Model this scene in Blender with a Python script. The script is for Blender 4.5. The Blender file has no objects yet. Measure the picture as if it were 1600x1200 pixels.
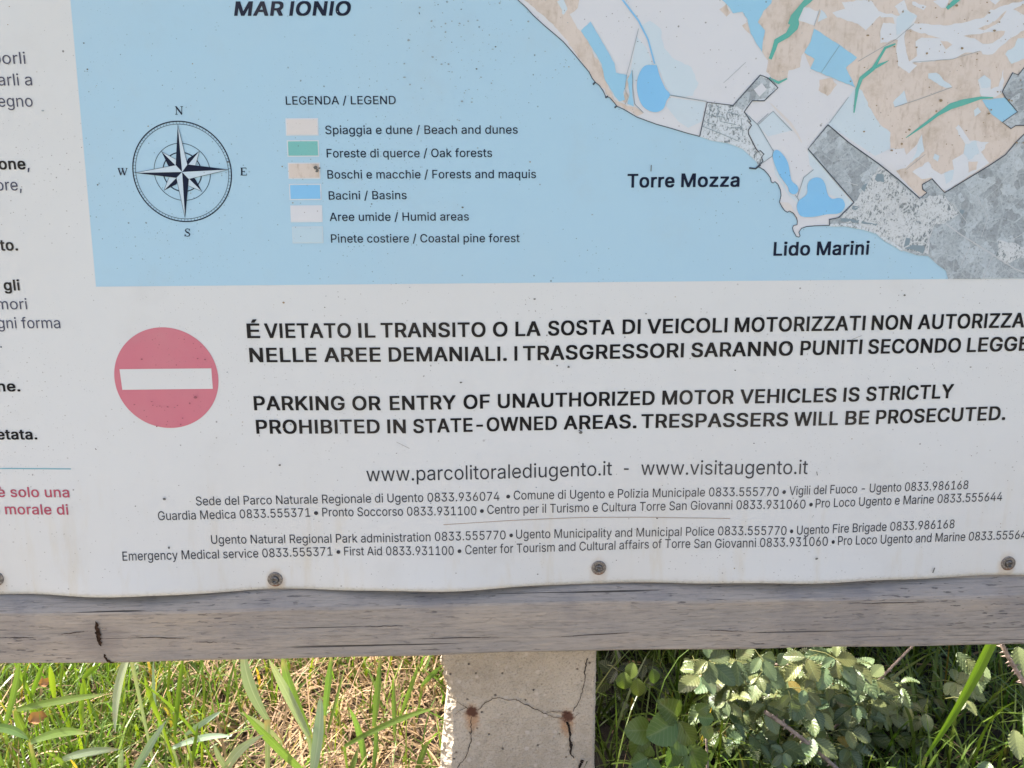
import bpy, bmesh, math, random
import numpy as np
from mathutils import Vector, Matrix
from mathutils.geometry import tessellate_polygon

random.seed(7)
rng = np.random.default_rng(11)
SC = bpy.context.scene
COL = SC.collection

# ------------------------------------------------------------------ camera
F = 1200.0                                    # focal length in pixels of a 1600x1200 picture
CAM = np.array([0.0, -0.92, 1.0])
def _axes(p, y, r):
    cp, sp, c, s = math.cos(p), math.sin(p), math.cos(y), math.sin(y)
    fw = np.array([s*cp, c*cp, -sp]); rt = np.array([c, -s, 0.0]); up = np.cross(rt, fw)
    return math.cos(r)*rt+math.sin(r)*up, -math.sin(r)*rt+math.cos(r)*up, fw
RT, UP, FW = _axes(math.radians(11.05), math.radians(1.95), math.radians(-0.305))
cam = bpy.data.objects.new('camera', bpy.data.cameras.new('camera')); COL.objects.link(cam)
cam.data.sensor_width = 36.0; cam.data.lens = 27.0
cam.data.clip_start = 0.02; cam.data.clip_end = 2000.0
cam.matrix_world = Matrix(((RT[0], UP[0], -FW[0], CAM[0]), (RT[1], UP[1], -FW[1], CAM[1]), (RT[2], UP[2], -FW[2], CAM[2]), (0, 0, 0, 1)))
SC.camera = cam

# ------------------------------------------------------------------ light
SUN = np.array([-0.60, 0.30, 0.74]); SUN = SUN/np.linalg.norm(SUN)
W = bpy.data.worlds.new('World'); SC.world = W; W.use_nodes = True
nt = W.node_tree; sky = nt.nodes.new('ShaderNodeTexSky'); sky.sky_type = 'NISHITA'; sky.sun_disc = False
sky.sun_elevation = math.asin(SUN[2]); sky.sun_rotation = math.atan2(SUN[0], SUN[1])
sky.air_density = 0.8; sky.dust_density = 5.0; sky.ozone_density = 0.4
nt.links.new(sky.outputs[0], nt.nodes['Background'].inputs[0]); nt.nodes['Background'].inputs[1].default_value = 0.118
sun = bpy.data.objects.new('sun', bpy.data.lights.new('sun', 'SUN')); COL.objects.link(sun)
sun.data.energy = 3.5; sun.data.angle = math.radians(0.5); sun.data.color = (1.0, 0.95, 0.86)
sun.rotation_euler = Vector(SUN).to_track_quat('Z', 'Y').to_euler()
SC.view_settings.view_transform = 'Standard'; SC.view_settings.look = 'None'
SC.view_settings.exposure = 1.85; SC.view_settings.gamma = 1.0

GZ = 0.10                                     # ground level

# ------------------------------------------------------------------ geometry helpers
def ray(px, py):
    return ((px-800)/F)*RT - ((py-600)/F)*UP + FW
def at(px, py, y):                            # point of the vertical plane Y = y
    d = ray(px, py); t = (y-CAM[1])/d[1]; return CAM+t*d
def lin(x):                                   # SRGB 0..255 -> linear
    x = x/255.0
    return x/12.92 if x <= .04045 else ((x+.055)/1.055)**2.4
SX = [at(-6, 904, 0)[0], at(430, 905, 0)[0], at(935, 887, 0)[0], at(1575, 880, 0)[0]]     # the screws
SXX = [SX[0]-.4] + SX + [SX[3]+.42, SX[3]+.84]
AMP = [.012, .015, .016, .013, .012, .012]
ZB0 = at(430, 921, 0)[2]; ZB1 = at(1575, 899, 0)[2]
def zb(x): return ZB0+(ZB1-ZB0)*(x-SX[1])/(SX[3]-SX[1])   # lower edge of the panel
def bulge(x, z):                              # how far the panel bows out between its screws
    a = 0.0
    for i in range(len(SXX)-1):
        if SXX[i] <= x < SXX[i+1]:
            a = AMP[i]*math.sin(math.pi*(x-SXX[i])/(SXX[i+1]-SXX[i]))**2
    h = max(0.0, z-zb(x))
    f = math.exp(-h/.075)*max(0.0, 1-h/.33)
    return a*f
def P(px, py):                                # picture -> (x, z) on the panel face
    y = 0.0
    for _ in range(5):
        q = at(px, py, y); y = -bulge(q[0], q[2])
    return q[0], q[2]

def link(o, parent=None):
    COL.objects.link(o)
    if parent is not None: o.parent = parent
    return o
def mesh_obj(name, verts, faces, mats, parent=None, base=None, midx=None, smooth=False, cols=None, uvs=None):
    me = bpy.data.meshes.new(name)
    verts = np.asarray(verts, dtype=np.float64)
    if base is not None: verts = verts-np.asarray(base)
    me.from_pydata(verts.tolist(), [], faces if isinstance(faces, list) else faces.tolist())
    for m in (mats if isinstance(mats, (list, tuple)) else [mats]): me.materials.append(m)
    if midx is not None: me.polygons.foreach_set('material_index', np.asarray(midx, dtype=np.int32))
    if smooth: me.polygons.foreach_set('use_smooth', np.ones(len(me.polygons), dtype=bool))
    if cols is not None:
        a = me.color_attributes.new('tint', 'FLOAT_COLOR', 'POINT'); a.data.foreach_set('color', np.asarray(cols, dtype=np.float32).ravel())
    if uvs is not None:
        a = me.attributes.new('leafuv', 'FLOAT_VECTOR', 'POINT'); a.data.foreach_set('vector', np.asarray(uvs, dtype=np.float32).ravel())
    me.update()
    return link(bpy.data.objects.new(name, me), parent)
def empty(name, loc, label, cat, group=None):
    o = bpy.data.objects.new(name, None); o.location = loc; o.empty_display_size = .05
    COL.objects.link(o); o['label'] = label; o['category'] = cat
    if group: o['group'] = group
    return o
def tag(o, label, cat, group=None):
    o['label'] = label; o['category'] = cat
    if group: o['group'] = group
    return o

# ------------------------------------------------------------------ material helpers
class NB:
    def __init__(s, name):
        s.m = bpy.data.materials.new(name); s.m.use_nodes = True; s.t = s.m.node_tree
        s.b = s.t.nodes['Principled BSDF']; s.o = s.t.nodes['Material Output']
    def n(s, ty, **kw):
        x = s.t.nodes.new(ty)
        for k, v in kw.items():
            if k.startswith('i_'):
                key = k[2:]; key = int(key) if key.isdigit() else key.replace('_', ' ')
                if isinstance(v, bpy.types.NodeSocket): s.t.links.new(v, x.inputs[key])
                else: x.inputs[key].default_value = v
            else: setattr(x, k, v)
        return x
    def l(s, a, b): s.t.links.new(a, b)
    def math(s, op, a, b=0.0, clamp=False):
        x = s.n('ShaderNodeMath', operation=op, use_clamp=clamp, i_0=a)
        if b is not None:
            if isinstance(b, bpy.types.NodeSocket): s.l(b, x.inputs[1])
            else: x.inputs[1].default_value = b
        return x.outputs[0]
    def coord(s, scale=(1, 1, 1), loc=(0, 0, 0), rot=(0, 0, 0)):
        c = s.n('ShaderNodeTexCoord'); mp = s.n('ShaderNodeMapping', i_Vector=c.outputs['Object'])
        mp.inputs['Scale'].default_value = scale; mp.inputs['Location'].default_value = loc; mp.inputs['Rotation'].default_value = rot
        return mp.outputs[0]
    def noise(s, vec, scale, detail=4.0, rough=.55):
        return s.n('ShaderNodeTexNoise', i_Vector=vec, i_Scale=scale, i_Detail=detail, i_Roughness=rough).outputs['Fac']
    def ramp(s, fac, a, b):                   # smooth 0..1 between a and b
        return s.n('ShaderNodeMapRange', interpolation_type='SMOOTHSTEP', i_0=fac, i_1=a, i_2=b, i_3=0.0, i_4=1.0).outputs[0]
    def mix(s, fac, a, b, mode='MIX'):
        x = s.n('ShaderNodeMix', data_type='RGBA', blend_type=mode)
        for sock, v in ((x.inputs[0], fac), (x.inputs[6], a), (x.inputs[7], b)):
            if isinstance(v, bpy.types.NodeSocket): s.l(v, sock)
            else: sock.default_value = v if not isinstance(v, (tuple, list)) else (*v[:3], 1)
        return x.outputs[2]
    def base(s, v):
        if isinstance(v, bpy.types.NodeSocket): s.l(v, s.b.inputs['Base Color'])
        else: s.b.inputs['Base Color'].default_value = (*v[:3], 1)
    def bump(s, h, dist, strength=1.0):
        x = s.n('ShaderNodeBump', i_Height=h, i_Strength=strength, i_Distance=dist); s.l(x.outputs[0], s.b.inputs['Normal'])

PK = 0.965                                     # print reflectance scale
def print_mat(name, rgb, variant=None, stain=1.0, dark=False):
    """weathered print on the sheet: sun-faded ink, flyspecks, grime and rain runs shared by every ink"""
    k = NB(name); v = k.coord()
    col = (rgb[0]*PK*.945, rgb[1]*PK*.975, rgb[2]*PK*1.02)
    c = k.mix(0.0, col, col)
    if variant == 'maquis':
        f = k.ramp(k.noise(v, 22, 6, .7), .46, .72)
        c = k.mix(k.math('MULTIPLY', f, .5), col, (.32*PK, .255*PK, .18*PK))
        f2 = k.ramp(k.noise(k.coord((1, 1, .35)), 160, 4, .6), .50, .74)
        c = k.mix(k.math('MULTIPLY', f2, .45), c, (.30*PK, .245*PK, .19*PK))
    elif variant == 'field':
        vo = k.n('ShaderNodeTexVoronoi', feature='F1', distance='CHEBYCHEV', i_Vector=k.coord(rot=(0, .62, 0)), i_Scale=70.0, i_Randomness=.9)
        sep = k.n('ShaderNodeSeparateColor', i_Color=vo.outputs['Color'])
        f = k.math('ADD', k.math('MULTIPLY', sep.outputs[0], .42), k.math('MULTIPLY', k.noise(v, 230, 6, .8), .9))
        c = k.mix(k.ramp(f, .2, 1.05), tuple(x*.62 for x in col), tuple(x*1.4 for x in col))
        g = k.ramp(k.noise(v, 330, 4, .75), .54, .64)
        c = k.mix(k.math('MULTIPLY', g, .5), c, tuple(x*.35 for x in col))
        ed = k.n('ShaderNodeTexVoronoi', feature='DISTANCE_TO_EDGE', i_Vector=k.coord(rot=(0, .62, 0)), i_Scale=36.0, i_Randomness=.9)
        c = k.mix(k.math('MULTIPLY', k.math('SUBTRACT', 1.0, k.ramp(ed.outputs['Distance'], .008, .03)), .22), c, tuple(x*1.7 for x in col))
    elif variant == 'town':
        big = k.noise(v, 48, 4, .6)
        f = k.ramp(k.math('ADD', k.noise(k.coord((1.5, 1, .8), rot=(0, .7, 0)), 300, 4, .75), k.math('MULTIPLY', k.math('SUBTRACT', big, .5), .55)), .50, .60)
        c = k.mix(k.math('MULTIPLY', f, .85), col, (.10, .135, .16))
        f = k.ramp(k.noise(k.coord((.8, 1, 1.8), loc=(2, 0, 1), rot=(0, .7, 0)), 380, 4, .75), .57, .63)
        c = k.mix(k.math('MULTIPLY', f, .7), c, (.16, .20, .23))
        ed = k.n('ShaderNodeTexVoronoi', feature='DISTANCE_TO_EDGE', distance='EUCLIDEAN', i_Vector=k.coord(rot=(0, .7, 0)), i_Scale=110.0, i_Randomness=.55)
        c = k.mix(k.math('MULTIPLY', k.math('SUBTRACT', 1.0, k.ramp(ed.outputs['Distance'], .02, .09)), .75), c, tuple(x*1.05 for x in col))
    # uneven fading
    fade = k.noise(v, 3.2, 5, .6)
    c = k.mix(k.math('MULTIPLY', k.ramp(fade, .42, .75), .10*stain), c, (.50, .46, .40))
    if not dark:
        # grime film, worst along the lower edge, with vertical runs
        sx = k.n('ShaderNodeSeparateXYZ', i_Vector=v)
        low = k.math('SUBTRACT', 1.0, k.ramp(sx.outputs[2], .0, .21))
        run = k.ramp(k.noise(k.coord((1, 1, .16)), 38, 5, .65), .5, .74)
        c = k.mix(k.math('MULTIPLY', k.math('MULTIPLY', low, run), .32*stain), c, (.46, .40, .27)); c = k.mix(k.math('MULTIPLY', low, .14*stain), c, (.52, .47, .36))
        if name == 'panel_white':
            for qx, qy, st_ in ((-6, 904, .5), (430, 905, .75), (935.5, 887, .45), (1575, 880, .7)):
                q_ = at(qx, qy+3, -.003); ln = k.n('ShaderNodeVectorMath', operation='LENGTH', i_0=k.coord((1.25, 0, .75), loc=(-(q_[0]-SX[1])*1.25, 0, -(q_[2]-.004-zb(SX[1]))*.75))).outputs['Value']
                f = k.math('SUBTRACT', 1.0, k.ramp(k.math('ADD', ln, k.math('MULTIPLY', k.math('SUBTRACT', k.noise(v, 120, 4, .7), .5), .012)), .009, .019))
                c = k.mix(k.math('MULTIPLY', f, st_*.55), c, (.42, .31, .18))
        edge = k.math('SUBTRACT', 1.0, k.ramp(k.math('ADD', sx.outputs[2], k.math('MULTIPLY', k.noise(v, 6, 3, .6), .012)), .0, .017))
        c = k.mix(k.math('MULTIPLY', k.math('MULTIPLY', edge, k.ramp(k.noise(k.coord((1, 1, 1.6)), 170, 7, .8), .46, .66)), .5), c, (.2, .2, .2))
        cloud = k.ramp(k.noise(v, 11, 5, .65), .5, .8)
        c = k.mix(k.math('MULTIPLY', cloud, .13*stain), c, (.33, .32, .29))
        # flyspecks, several sizes
        for sc_, th, pa, st in ((62, .075, .53, .75), (150, .11, .48, .65), (24, .035, .50, .85), (300, .14, .54, .5), (9, .016, .40, .6)):
            vo = k.n('ShaderNodeTexVoronoi', feature='F1', i_Vector=k.coord(loc=(sc_*.37, 0, sc_*.11)), i_Scale=float(sc_))
            rag = k.math('ADD', vo.outputs['Distance'], k.math('MULTIPLY', k.math('SUBTRACT', k.noise(v, sc_*7.0, 2, .5), .5), th*1.3))
            spot = k.math('SUBTRACT', 1.0, k.ramp(rag, th*.55, th*1.1))
            patch = k.ramp(k.noise(k.coord(loc=(sc_, 3, 0)), 5.0, 3, .6), pa-.06, pa+.08)
            sep = k.n('ShaderNodeSeparateColor', i_Color=vo.outputs['Color'])
            some = k.ramp(sep.outputs[0], .34, .4)
            c = k.mix(k.math('MULTIPLY', k.math('MULTIPLY', spot, some), k.math('MULTIPLY', patch, st)), c, (.10, .105, .11))
    k.base(c); k.b.inputs['Roughness'].default_value = .48; k.b.inputs['Specular IOR Level'].default_value = .12 if dark else .3
    if not dark: k.bump(k.noise(v, 260, 3, .6), .0004, .25)
    return k.m

M = {}
M['white'] = print_mat('panel_white', (0.605, 0.63, 0.635))
M['sheet_edge'] = print_mat('sheet_edge', (.05, .06, .09), dark=True)
M['sea'] = print_mat('sea_blue_ink', (0.365, 0.56, 0.69))
M['land'] = print_mat('humid_area_ink', (0.6, 0.625, 0.66))
M['pine'] = print_mat('pine_forest_ink', (0.515, 0.62, 0.685))
M['beach'] = print_mat('beach_ink', (0.62, 0.6, 0.585))
M['pine_legend'] = print_mat('pine_legend_ink', (.44, .59, .675))
M['palerim'] = print_mat('pale_rim_ink', (.50, .61, .675))
M['maquis'] = print_mat('maquis_ink', (0.61, 0.545, 0.49), 'maquis')
M['patchwhite'] = print_mat('field_ink', (0.6, 0.64, 0.68))
M['humid'] = print_mat('reed_bed_ink', (0.28, 0.535, 0.71))
M['basin'] = print_mat('basin_ink', (0.21, 0.49, 0.76))
M['oak'] = print_mat('oak_forest_ink', (0.1, 0.4, 0.34))
M['oak_legend'] = print_mat('oak_legend_ink', (0.17, 0.46, 0.44))
M['field'] = print_mat('aerial_field_ink', (0.335, 0.385, 0.415), 'field')
M['town'] = print_mat('aerial_town_ink', (0.54, 0.58, 0.6), 'town')
M['townpale'] = print_mat('aerial_pale_town_ink', (0.55, 0.61, 0.65), 'town')
M['road'] = print_mat('road_ink', (.5, .53, .55), dark=True)
M['line'] = print_mat('boundary_ink', (.06, .075, .10), dark=True)
M['thin'] = print_mat('thin_line_ink', (.22, .29, .33), dark=True)
M['navy'] = print_mat('navy_ink', (.008, .013, .034), dark=True)
M['black'] = print_mat('black_ink', (.008, .0085, .011), dark=True)
M['grey'] = print_mat('grey_text_ink', (.034, .037, .047), dark=True)
M['violet'] = print_mat('slate_text_ink', (.055, .06, .105), dark=True)
M['red'] = print_mat('faded_red_ink', (.53, .155, .21), stain=1.6)
M['redtext'] = print_mat('red_text_ink', (.42, .085, .13), dark=True)
M['teal'] = print_mat('teal_line_ink', (.16, .40, .48), dark=True)
M['tan'] = print_mat('tan_line_ink', (.36, .27, .20), dark=True)
M['roselight'] = print_mat('rose_light_ink', (0.5, 0.62, 0.7))

_k = at(156, 1000, -.018); WOODKNOT = (_k[0]-SX[1], _k[2]-zb(SX[1]))
def wood_mat():
    k = NB('weathered_wood'); v = k.coord()
    g1 = k.noise(k.coord((6, 80, 80)), 3.2, 8, .72)
    g2 = k.noise(k.coord((14, 170, 170)), 2.4, 5, .65)
    big = k.noise(k.coord((1.3, 5, 12)), 2.0, 4, .6)
    c = k.mix(k.ramp(big, .35, .68), (.275, .258, .240), (.345, .305, .258))
    c = k.mix(k.math('MULTIPLY', k.ramp(g1, .42, .72), .55), c, (.42, .375, .325))
    c = k.mix(k.math('MULTIPLY', k.ramp(g2, .48, .70), .42), c, (.105, .095, .088))
    # dark checks and mould dashes along the grain
    d = k.noise(k.coord((30, 170, 185), loc=(3, 0, 0)), 1.7, 3, .55)
    m = k.ramp(k.noise(k.coord((3, 9, 9)), 2.1, 3, .6), .42, .62)
    chk = k.ramp(d, .615, .67)
    c = k.mix(k.math('MULTIPLY', k.math('MULTIPLY', chk, m), .62), c, (.035, .033, .038))
    d2 = k.noise(k.coord((1.1, 90, 170), loc=(9, 0, 0)), 1.5, 3, .5)
    ck2 = k.ramp(d2, .68, .70)
    c = k.mix(k.math('MULTIPLY', ck2, .9), c, (.03, .027, .025))
    kx, kz = WOODKNOT
    ln = k.n('ShaderNodeVectorMath', operation='LENGTH', i_0=k.coord((.8, 0, 1.0), loc=(-kx*.8, 0, -kz))).outputs['Value']
    kn = k.math('SUBTRACT', 1.0, k.ramp(k.math('ADD', ln, k.math('MULTIPLY', g1, .02)), .012, .05))
    c = k.mix(k.math('MULTIPLY', kn, .55), c, (.17, .15, .145))
    mould = k.ramp(k.noise(v, 7.5, 6, .7), .46, .66)
    c = k.mix(k.math('MULTIPLY', mould, .34), c, (.15, .15, .17))
    tanp = k.ramp(k.noise(k.coord((1, 1, 2), loc=(4, 1, 7)), 5.2, 4, .6), .58, .72)
    c = k.mix(k.math('MULTIPLY', tanp, .22), c, (.36, .275, .18))
    k.base(c); k.b.inputs['Roughness'].default_value = .78; k.b.inputs['Specular IOR Level'].default_value = .25
    h = k.math('SUBTRACT', k.math('ADD', k.math('MULTIPLY', g2, -.8), g1), k.math('ADD', chk, k.math('MULTIPLY', ck2, 2.0)))
    k.bump(h, .0012, .7)
    return k.m
M['wood'] = wood_mat()
def simple(name, rgb, rough=.7, spec=.3, metal=0.0, nscale=0, var=.3, bump=0.0):
    k = NB(name)
    if nscale:
        n = k.noise(k.coord(), nscale, 5, .65)
        k.base(k.mix(k.ramp(n, .3, .7), tuple(x*(1-var) for x in rgb), tuple(min(1, x*(1+var)) for x in rgb)))
        if bump: k.bump(n, bump, .8)
    else: k.base(rgb)
    k.b.inputs['Roughness'].default_value = rough; k.b.inputs['Specular IOR Level'].default_value = spec; k.b.inputs['Metallic'].default_value = metal
    return k.m
M['hole'] = simple('knot_hole', (.034, .020, .013), .9, .1, 0, 300, .7, .001)
M['crack'] = simple('crack_dark', (.028, .022, .018), .95, .1, 0, 200, .5)
M['soil'] = simple('soil', (.12, .085, .058), .95, .1, 0, 45, .6, .01)
def washer_mat():
    k = NB('rusty_washer'); n = k.noise(k.coord(), 420, 4, .7)
    g = k.n('ShaderNodeSeparateXYZ', i_Vector=k.n('ShaderNodeTexCoord').outputs['Generated'])
    c = k.mix(k.ramp(n, .35, .7), (.12, .112, .105), (.30, .285, .27))
    f = k.math('SUBTRACT', 1.0, k.ramp(k.math('ADD', g.outputs[2], k.math('MULTIPLY', n, .35)), .22, .42))
    c = k.mix(k.math('MULTIPLY', f, .8), c, (.19, .085, .04))
    k.base(c); k.b.inputs['Roughness'].default_value = .55; k.b.inputs['Metallic'].default_value = .45; k.bump(n, .0005, .8)
    return k.m
M['steel'] = washer_mat()
M['darksteel'] = simple('screw_steel', (.13, .125, .12), .5, .5, .8, 400, .6, .0006)

def concrete_mat(base_z, spots):
    k = NB('concrete'); v = k.coord()
    n1 = k.noise(v, 9, 6, .65); n2 = k.noise(v, 60, 6, .7); n3 = k.noise(v, 320, 4, .7)
    c = k.mix(k.ramp(n1, .32, .7), (.43, .365, .28), (.60, .52, .41))
    c = k.mix(k.math('MULTIPLY', k.ramp(n2, .42, .7), .45), c, (.60, .54, .46))
    c = k.mix(k.math('MULTIPLY', k.ramp(n2, .57, .40), .0), c, (.2, .18, .15))
    c = k.mix(k.math('MULTIPLY', k.ramp(n3, .48, .70), .55), c, (.21, .18, .145))
    c = k.mix(k.math('MULTIPLY', k.ramp(k.noise(v, 24, 6, .7), .52, .68), .35), c, (.27, .235, .185))
    # aggregate showing through
    vo = k.n('ShaderNodeTexVoronoi', feature='F1', i_Vector=k.coord((1, 1, 1)), i_Scale=75.0)
    sep = k.n('ShaderNodeSeparateColor', i_Color=vo.outputs['Color'])
    ag = k.math('MULTIPLY', k.ramp(sep.outputs[0], .64, .68), k.math('SUBTRACT', 1.0, k.ramp(k.math('ADD', vo.outputs['Distance'], k.math('MULTIPLY', n3, .15)), .22, .38)))
    c = k.mix(k.math('MULTIPLY', ag, .8), c, (.62, .55, .47))
    vo2 = k.n('ShaderNodeTexVoronoi', feature='F1', i_Vector=k.coord(loc=(5, 2, 1)), i_Scale=95.0)
    sep2 = k.n('ShaderNodeSeparateColor', i_Color=vo2.outputs['Color'])
    pit = k.math('MULTIPLY', k.ramp(sep2.outputs[1], .90, .93), k.math('SUBTRACT', 1.0, k.ramp(k.math('ADD', vo2.outputs['Distance'], k.math('MULTIPLY', n3, .1)), .14, .24)))
    c = k.mix(k.math('MULTIPLY', pit, .75), c, (.10, .085, .07))
    for (x, y, z, r) in spots:                # rust bleeding out of the bars: blot and run below
        for (dz, sx_, sz_, col, st) in ((-.010, 1.25, .62, (.44, .22, .09), .65), (0, 1, 1, (.10, .042, .028), .95)):
            mp = k.coord((sx_, 0, sz_), loc=(-x*sx_, 0, -(z+dz)*sz_))
            ln = k.n('ShaderNodeVectorMath', operation='LENGTH', i_0=mp).outputs['Value']
            f = k.math('ADD', ln, k.math('MULTIPLY', k.math('SUBTRACT', k.noise(v, 130, 4, .7), .5), r*1.7))
            c = k.mix(k.math('MULTIPLY', k.math('SUBTRACT', 1.0, k.ramp(f, r*.55, r*(1.15 if dz == 0 else 1.9))), st), c, col)
    k.base(c); k.b.inputs['Roughness'].default_value = .9; k.b.inputs['Specular IOR Level'].default_value = .2
    k.bump(k.math('SUBTRACT', k.math('ADD', k.math('MULTIPLY', n2, .7), k.math('MULTIPLY', n3, .5)), k.math('MULTIPLY', pit, 1.2)), .0045, .9)
    return k.m

def leaf_mat(name, top, under, transl, rough=.42, veins=False, spec=.5, tint=True, stripes=False):
    k = NB(name)
    c = k.mix(0.0, top, top); u = k.mix(0.0, under, under)
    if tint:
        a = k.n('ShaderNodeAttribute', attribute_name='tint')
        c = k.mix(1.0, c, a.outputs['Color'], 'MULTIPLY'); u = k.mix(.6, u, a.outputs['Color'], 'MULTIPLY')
    if veins:
        a2 = k.n('ShaderNodeAttribute', attribute_name='leafuv'); s2 = k.n('ShaderNodeSeparateXYZ', i_Vector=a2.outputs['Vector'])
        lat = k.math('ABSOLUTE', s2.outputs[1])
        ph = k.math('FRACT', k.math('MULTIPLY', k.math('SUBTRACT', s2.outputs[0], k.math('MULTIPLY', lat, .22)), 8.0))
        ve = k.math('SUBTRACT', 1.0, k.ramp(k.math('ABSOLUTE', k.math('SUBTRACT', ph, .5)), .03, .13))
        mid = k.math('SUBTRACT', 1.0, k.ramp(lat, .03, .08))
        c = k.mix(k.math('MULTIPLY', k.math('MAXIMUM', ve, mid), .38), c, (.30, .34, .16))
        n = k.noise(k.coord(), 55, 4, .6)
        c = k.mix(k.math('MULTIPLY', k.ramp(n, .56, .75), .35), c, (.17, .12, .05))
    if stripes:
        a3 = k.n('ShaderNodeAttribute', attribute_name='leafuv'); s3 = k.n('ShaderNodeSeparateXYZ', i_Vector=a3.outputs['Vector'])
        cv = k.n('ShaderNodeCombineXYZ', i_X=k.math('MULTIPLY', s3.outputs[0], .35), i_Y=k.math('MULTIPLY', s3.outputs[1], 5.0))
        sv = k.ramp(k.noise(cv.outputs[0], 3.0, 4, .6), .38, .64)
        mid = k.math('SUBTRACT', 1.0, k.ramp(k.math('ABSOLUTE', s3.outputs[1]), .04, .12))
        dry = k.math('MULTIPLY', k.ramp(s3.outputs[0], .72, 1.0), k.ramp(k.noise(k.coord(), 30, 3, .6), .45, .6))
        c = k.mix(k.math('MULTIPLY', sv, .38), c, tuple(x*.55 for x in top)); c = k.mix(k.math('MULTIPLY', mid, .45), c, tuple(min(.6, x*1.7) for x in top))
        c = k.mix(dry, c, (.42, .33, .18)); u = k.mix(k.math('MULTIPLY', sv, .3), u, tuple(x*.6 for x in under))
    g = k.n('ShaderNodeNewGeometry')
    cc = k.mix(g.outputs['Backfacing'], c, u)
    k.base(cc); k.b.inputs['Roughness'].default_value = rough; k.b.inputs['Specular IOR Level'].default_value = spec
    tr = k.n('ShaderNodeBsdfTranslucent', i_Color=k.mix(1.0, cc, (1.0, 1.05, .45), 'MULTIPLY'))
    ms = k.n('ShaderNodeMixShader', i_0=transl, i_1=k.b.outputs[0], i_2=tr.outputs[0])
    k.l(ms.outputs[0], k.o.inputs[0])
    return k.m
M['grass'] = leaf_mat('fine_grass', (.155, .245, .034), (.165, .25, .045), .42, .36)
M['broad'] = leaf_mat('broad_grass', (.15, .245, .065), (.19, .28, .11), .38, .36, stripes=True)
M['glauc'] = leaf_mat('glaucous_grass', (.31, .40, .28), (.34, .42, .31), .22, .34, stripes=True)
M['straw'] = leaf_mat('dry_straw', (.40, .285, .175), (.40, .285, .175), .15, .7, spec=.2)
M['bramble'] = leaf_mat('bramble_leaf', (.15, .20, .095), (.32, .37, .26), .24, .36, True)
M['young'] = leaf_mat('young_bramble_leaf', (.13, .20, .05), (.34, .40, .24), .3, .38, True)
M['cane'] = simple('bramble_cane', (.31, .235, .195), .55, .35, 0, 130, .5)
M['deadleaf'] = leaf_mat('dead_leaf', (.36, .15, .055), (.40, .2, .09), .2, .6, tint=False)
M['reed'] = leaf_mat('reed_leaf', (.19, .32, .03), (.22, .34, .05), .42, .36, stripes=True)

# ------------------------------------------------------------------ the board
BASE = np.array([SX[1], 0.0, zb(SX[1])])
BOARD = empty('information_board', tuple(BASE), 'large weathered information board with coastal map, no entry notice and grey wooden rail', 'information board')
XL, XR, ZT = at(-420, 600, 0)[0], at(2000, 600, 0)[0], 1.62
# panel: a thin sheet that bows out between the screws
def build_panel():
    nx, T = 260, .0025
    xs = np.linspace(XL, XR, nx+1)
    hs = np.concatenate([np.linspace(0, .06, 13), np.linspace(.075, .34, 20), [.5, .8, 1.06]])
    V = []; 
    for h in hs:
        for x in xs:
            z = zb(x)+h if h < .35 else (zb(x)+h)+(ZT-(zb(x)+1.06))*(h/1.06)
            wob = .0007*math.sin(x*41)*math.exp(-h/.01)
            V.append((x, -bulge(x, z)+(.0012*math.exp(-h/.004)), z+wob))
    nf = len(V); V += [(x, y+T, z) for x, y, z in V]
    Fc, mi = [], []; w = nx+1
    for j in range(len(hs)-1):
        for i in range(nx):
            a = j*w+i; Fc.append((a, a+1, a+w+1, a+w)); mi.append(0)
            Fc.append((nf+a+w, nf+a+w+1, nf+a+1, nf+a)); mi.append(1)
    L = (len(hs)-1)*w
    for i in range(nx):
        Fc.append((nf+i, nf+i+1, i+1, i)); mi.append(1); Fc.append((L+i, L+i+1, nf+L+i+1, nf+L+i)); mi.append(0)
    for j in range(len(hs)-1):
        a = j*w; Fc.append((nf+a, a, a+w, nf+a+w)); mi.append(0); a += nx; Fc.append((a, nf+a, nf+a+w, a+w)); mi.append(0)
    return mesh_obj('panel', V, Fc, [M['white'], M['sheet_edge']], BOARD, BASE, mi, smooth=False)
PANEL = build_panel()
PANEL.data.polygons.foreach_set('use_smooth', np.array([p.area > 0 and abs(p.normal.y) > .5 for p in PANEL.data.polygons], dtype=bool))

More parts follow.
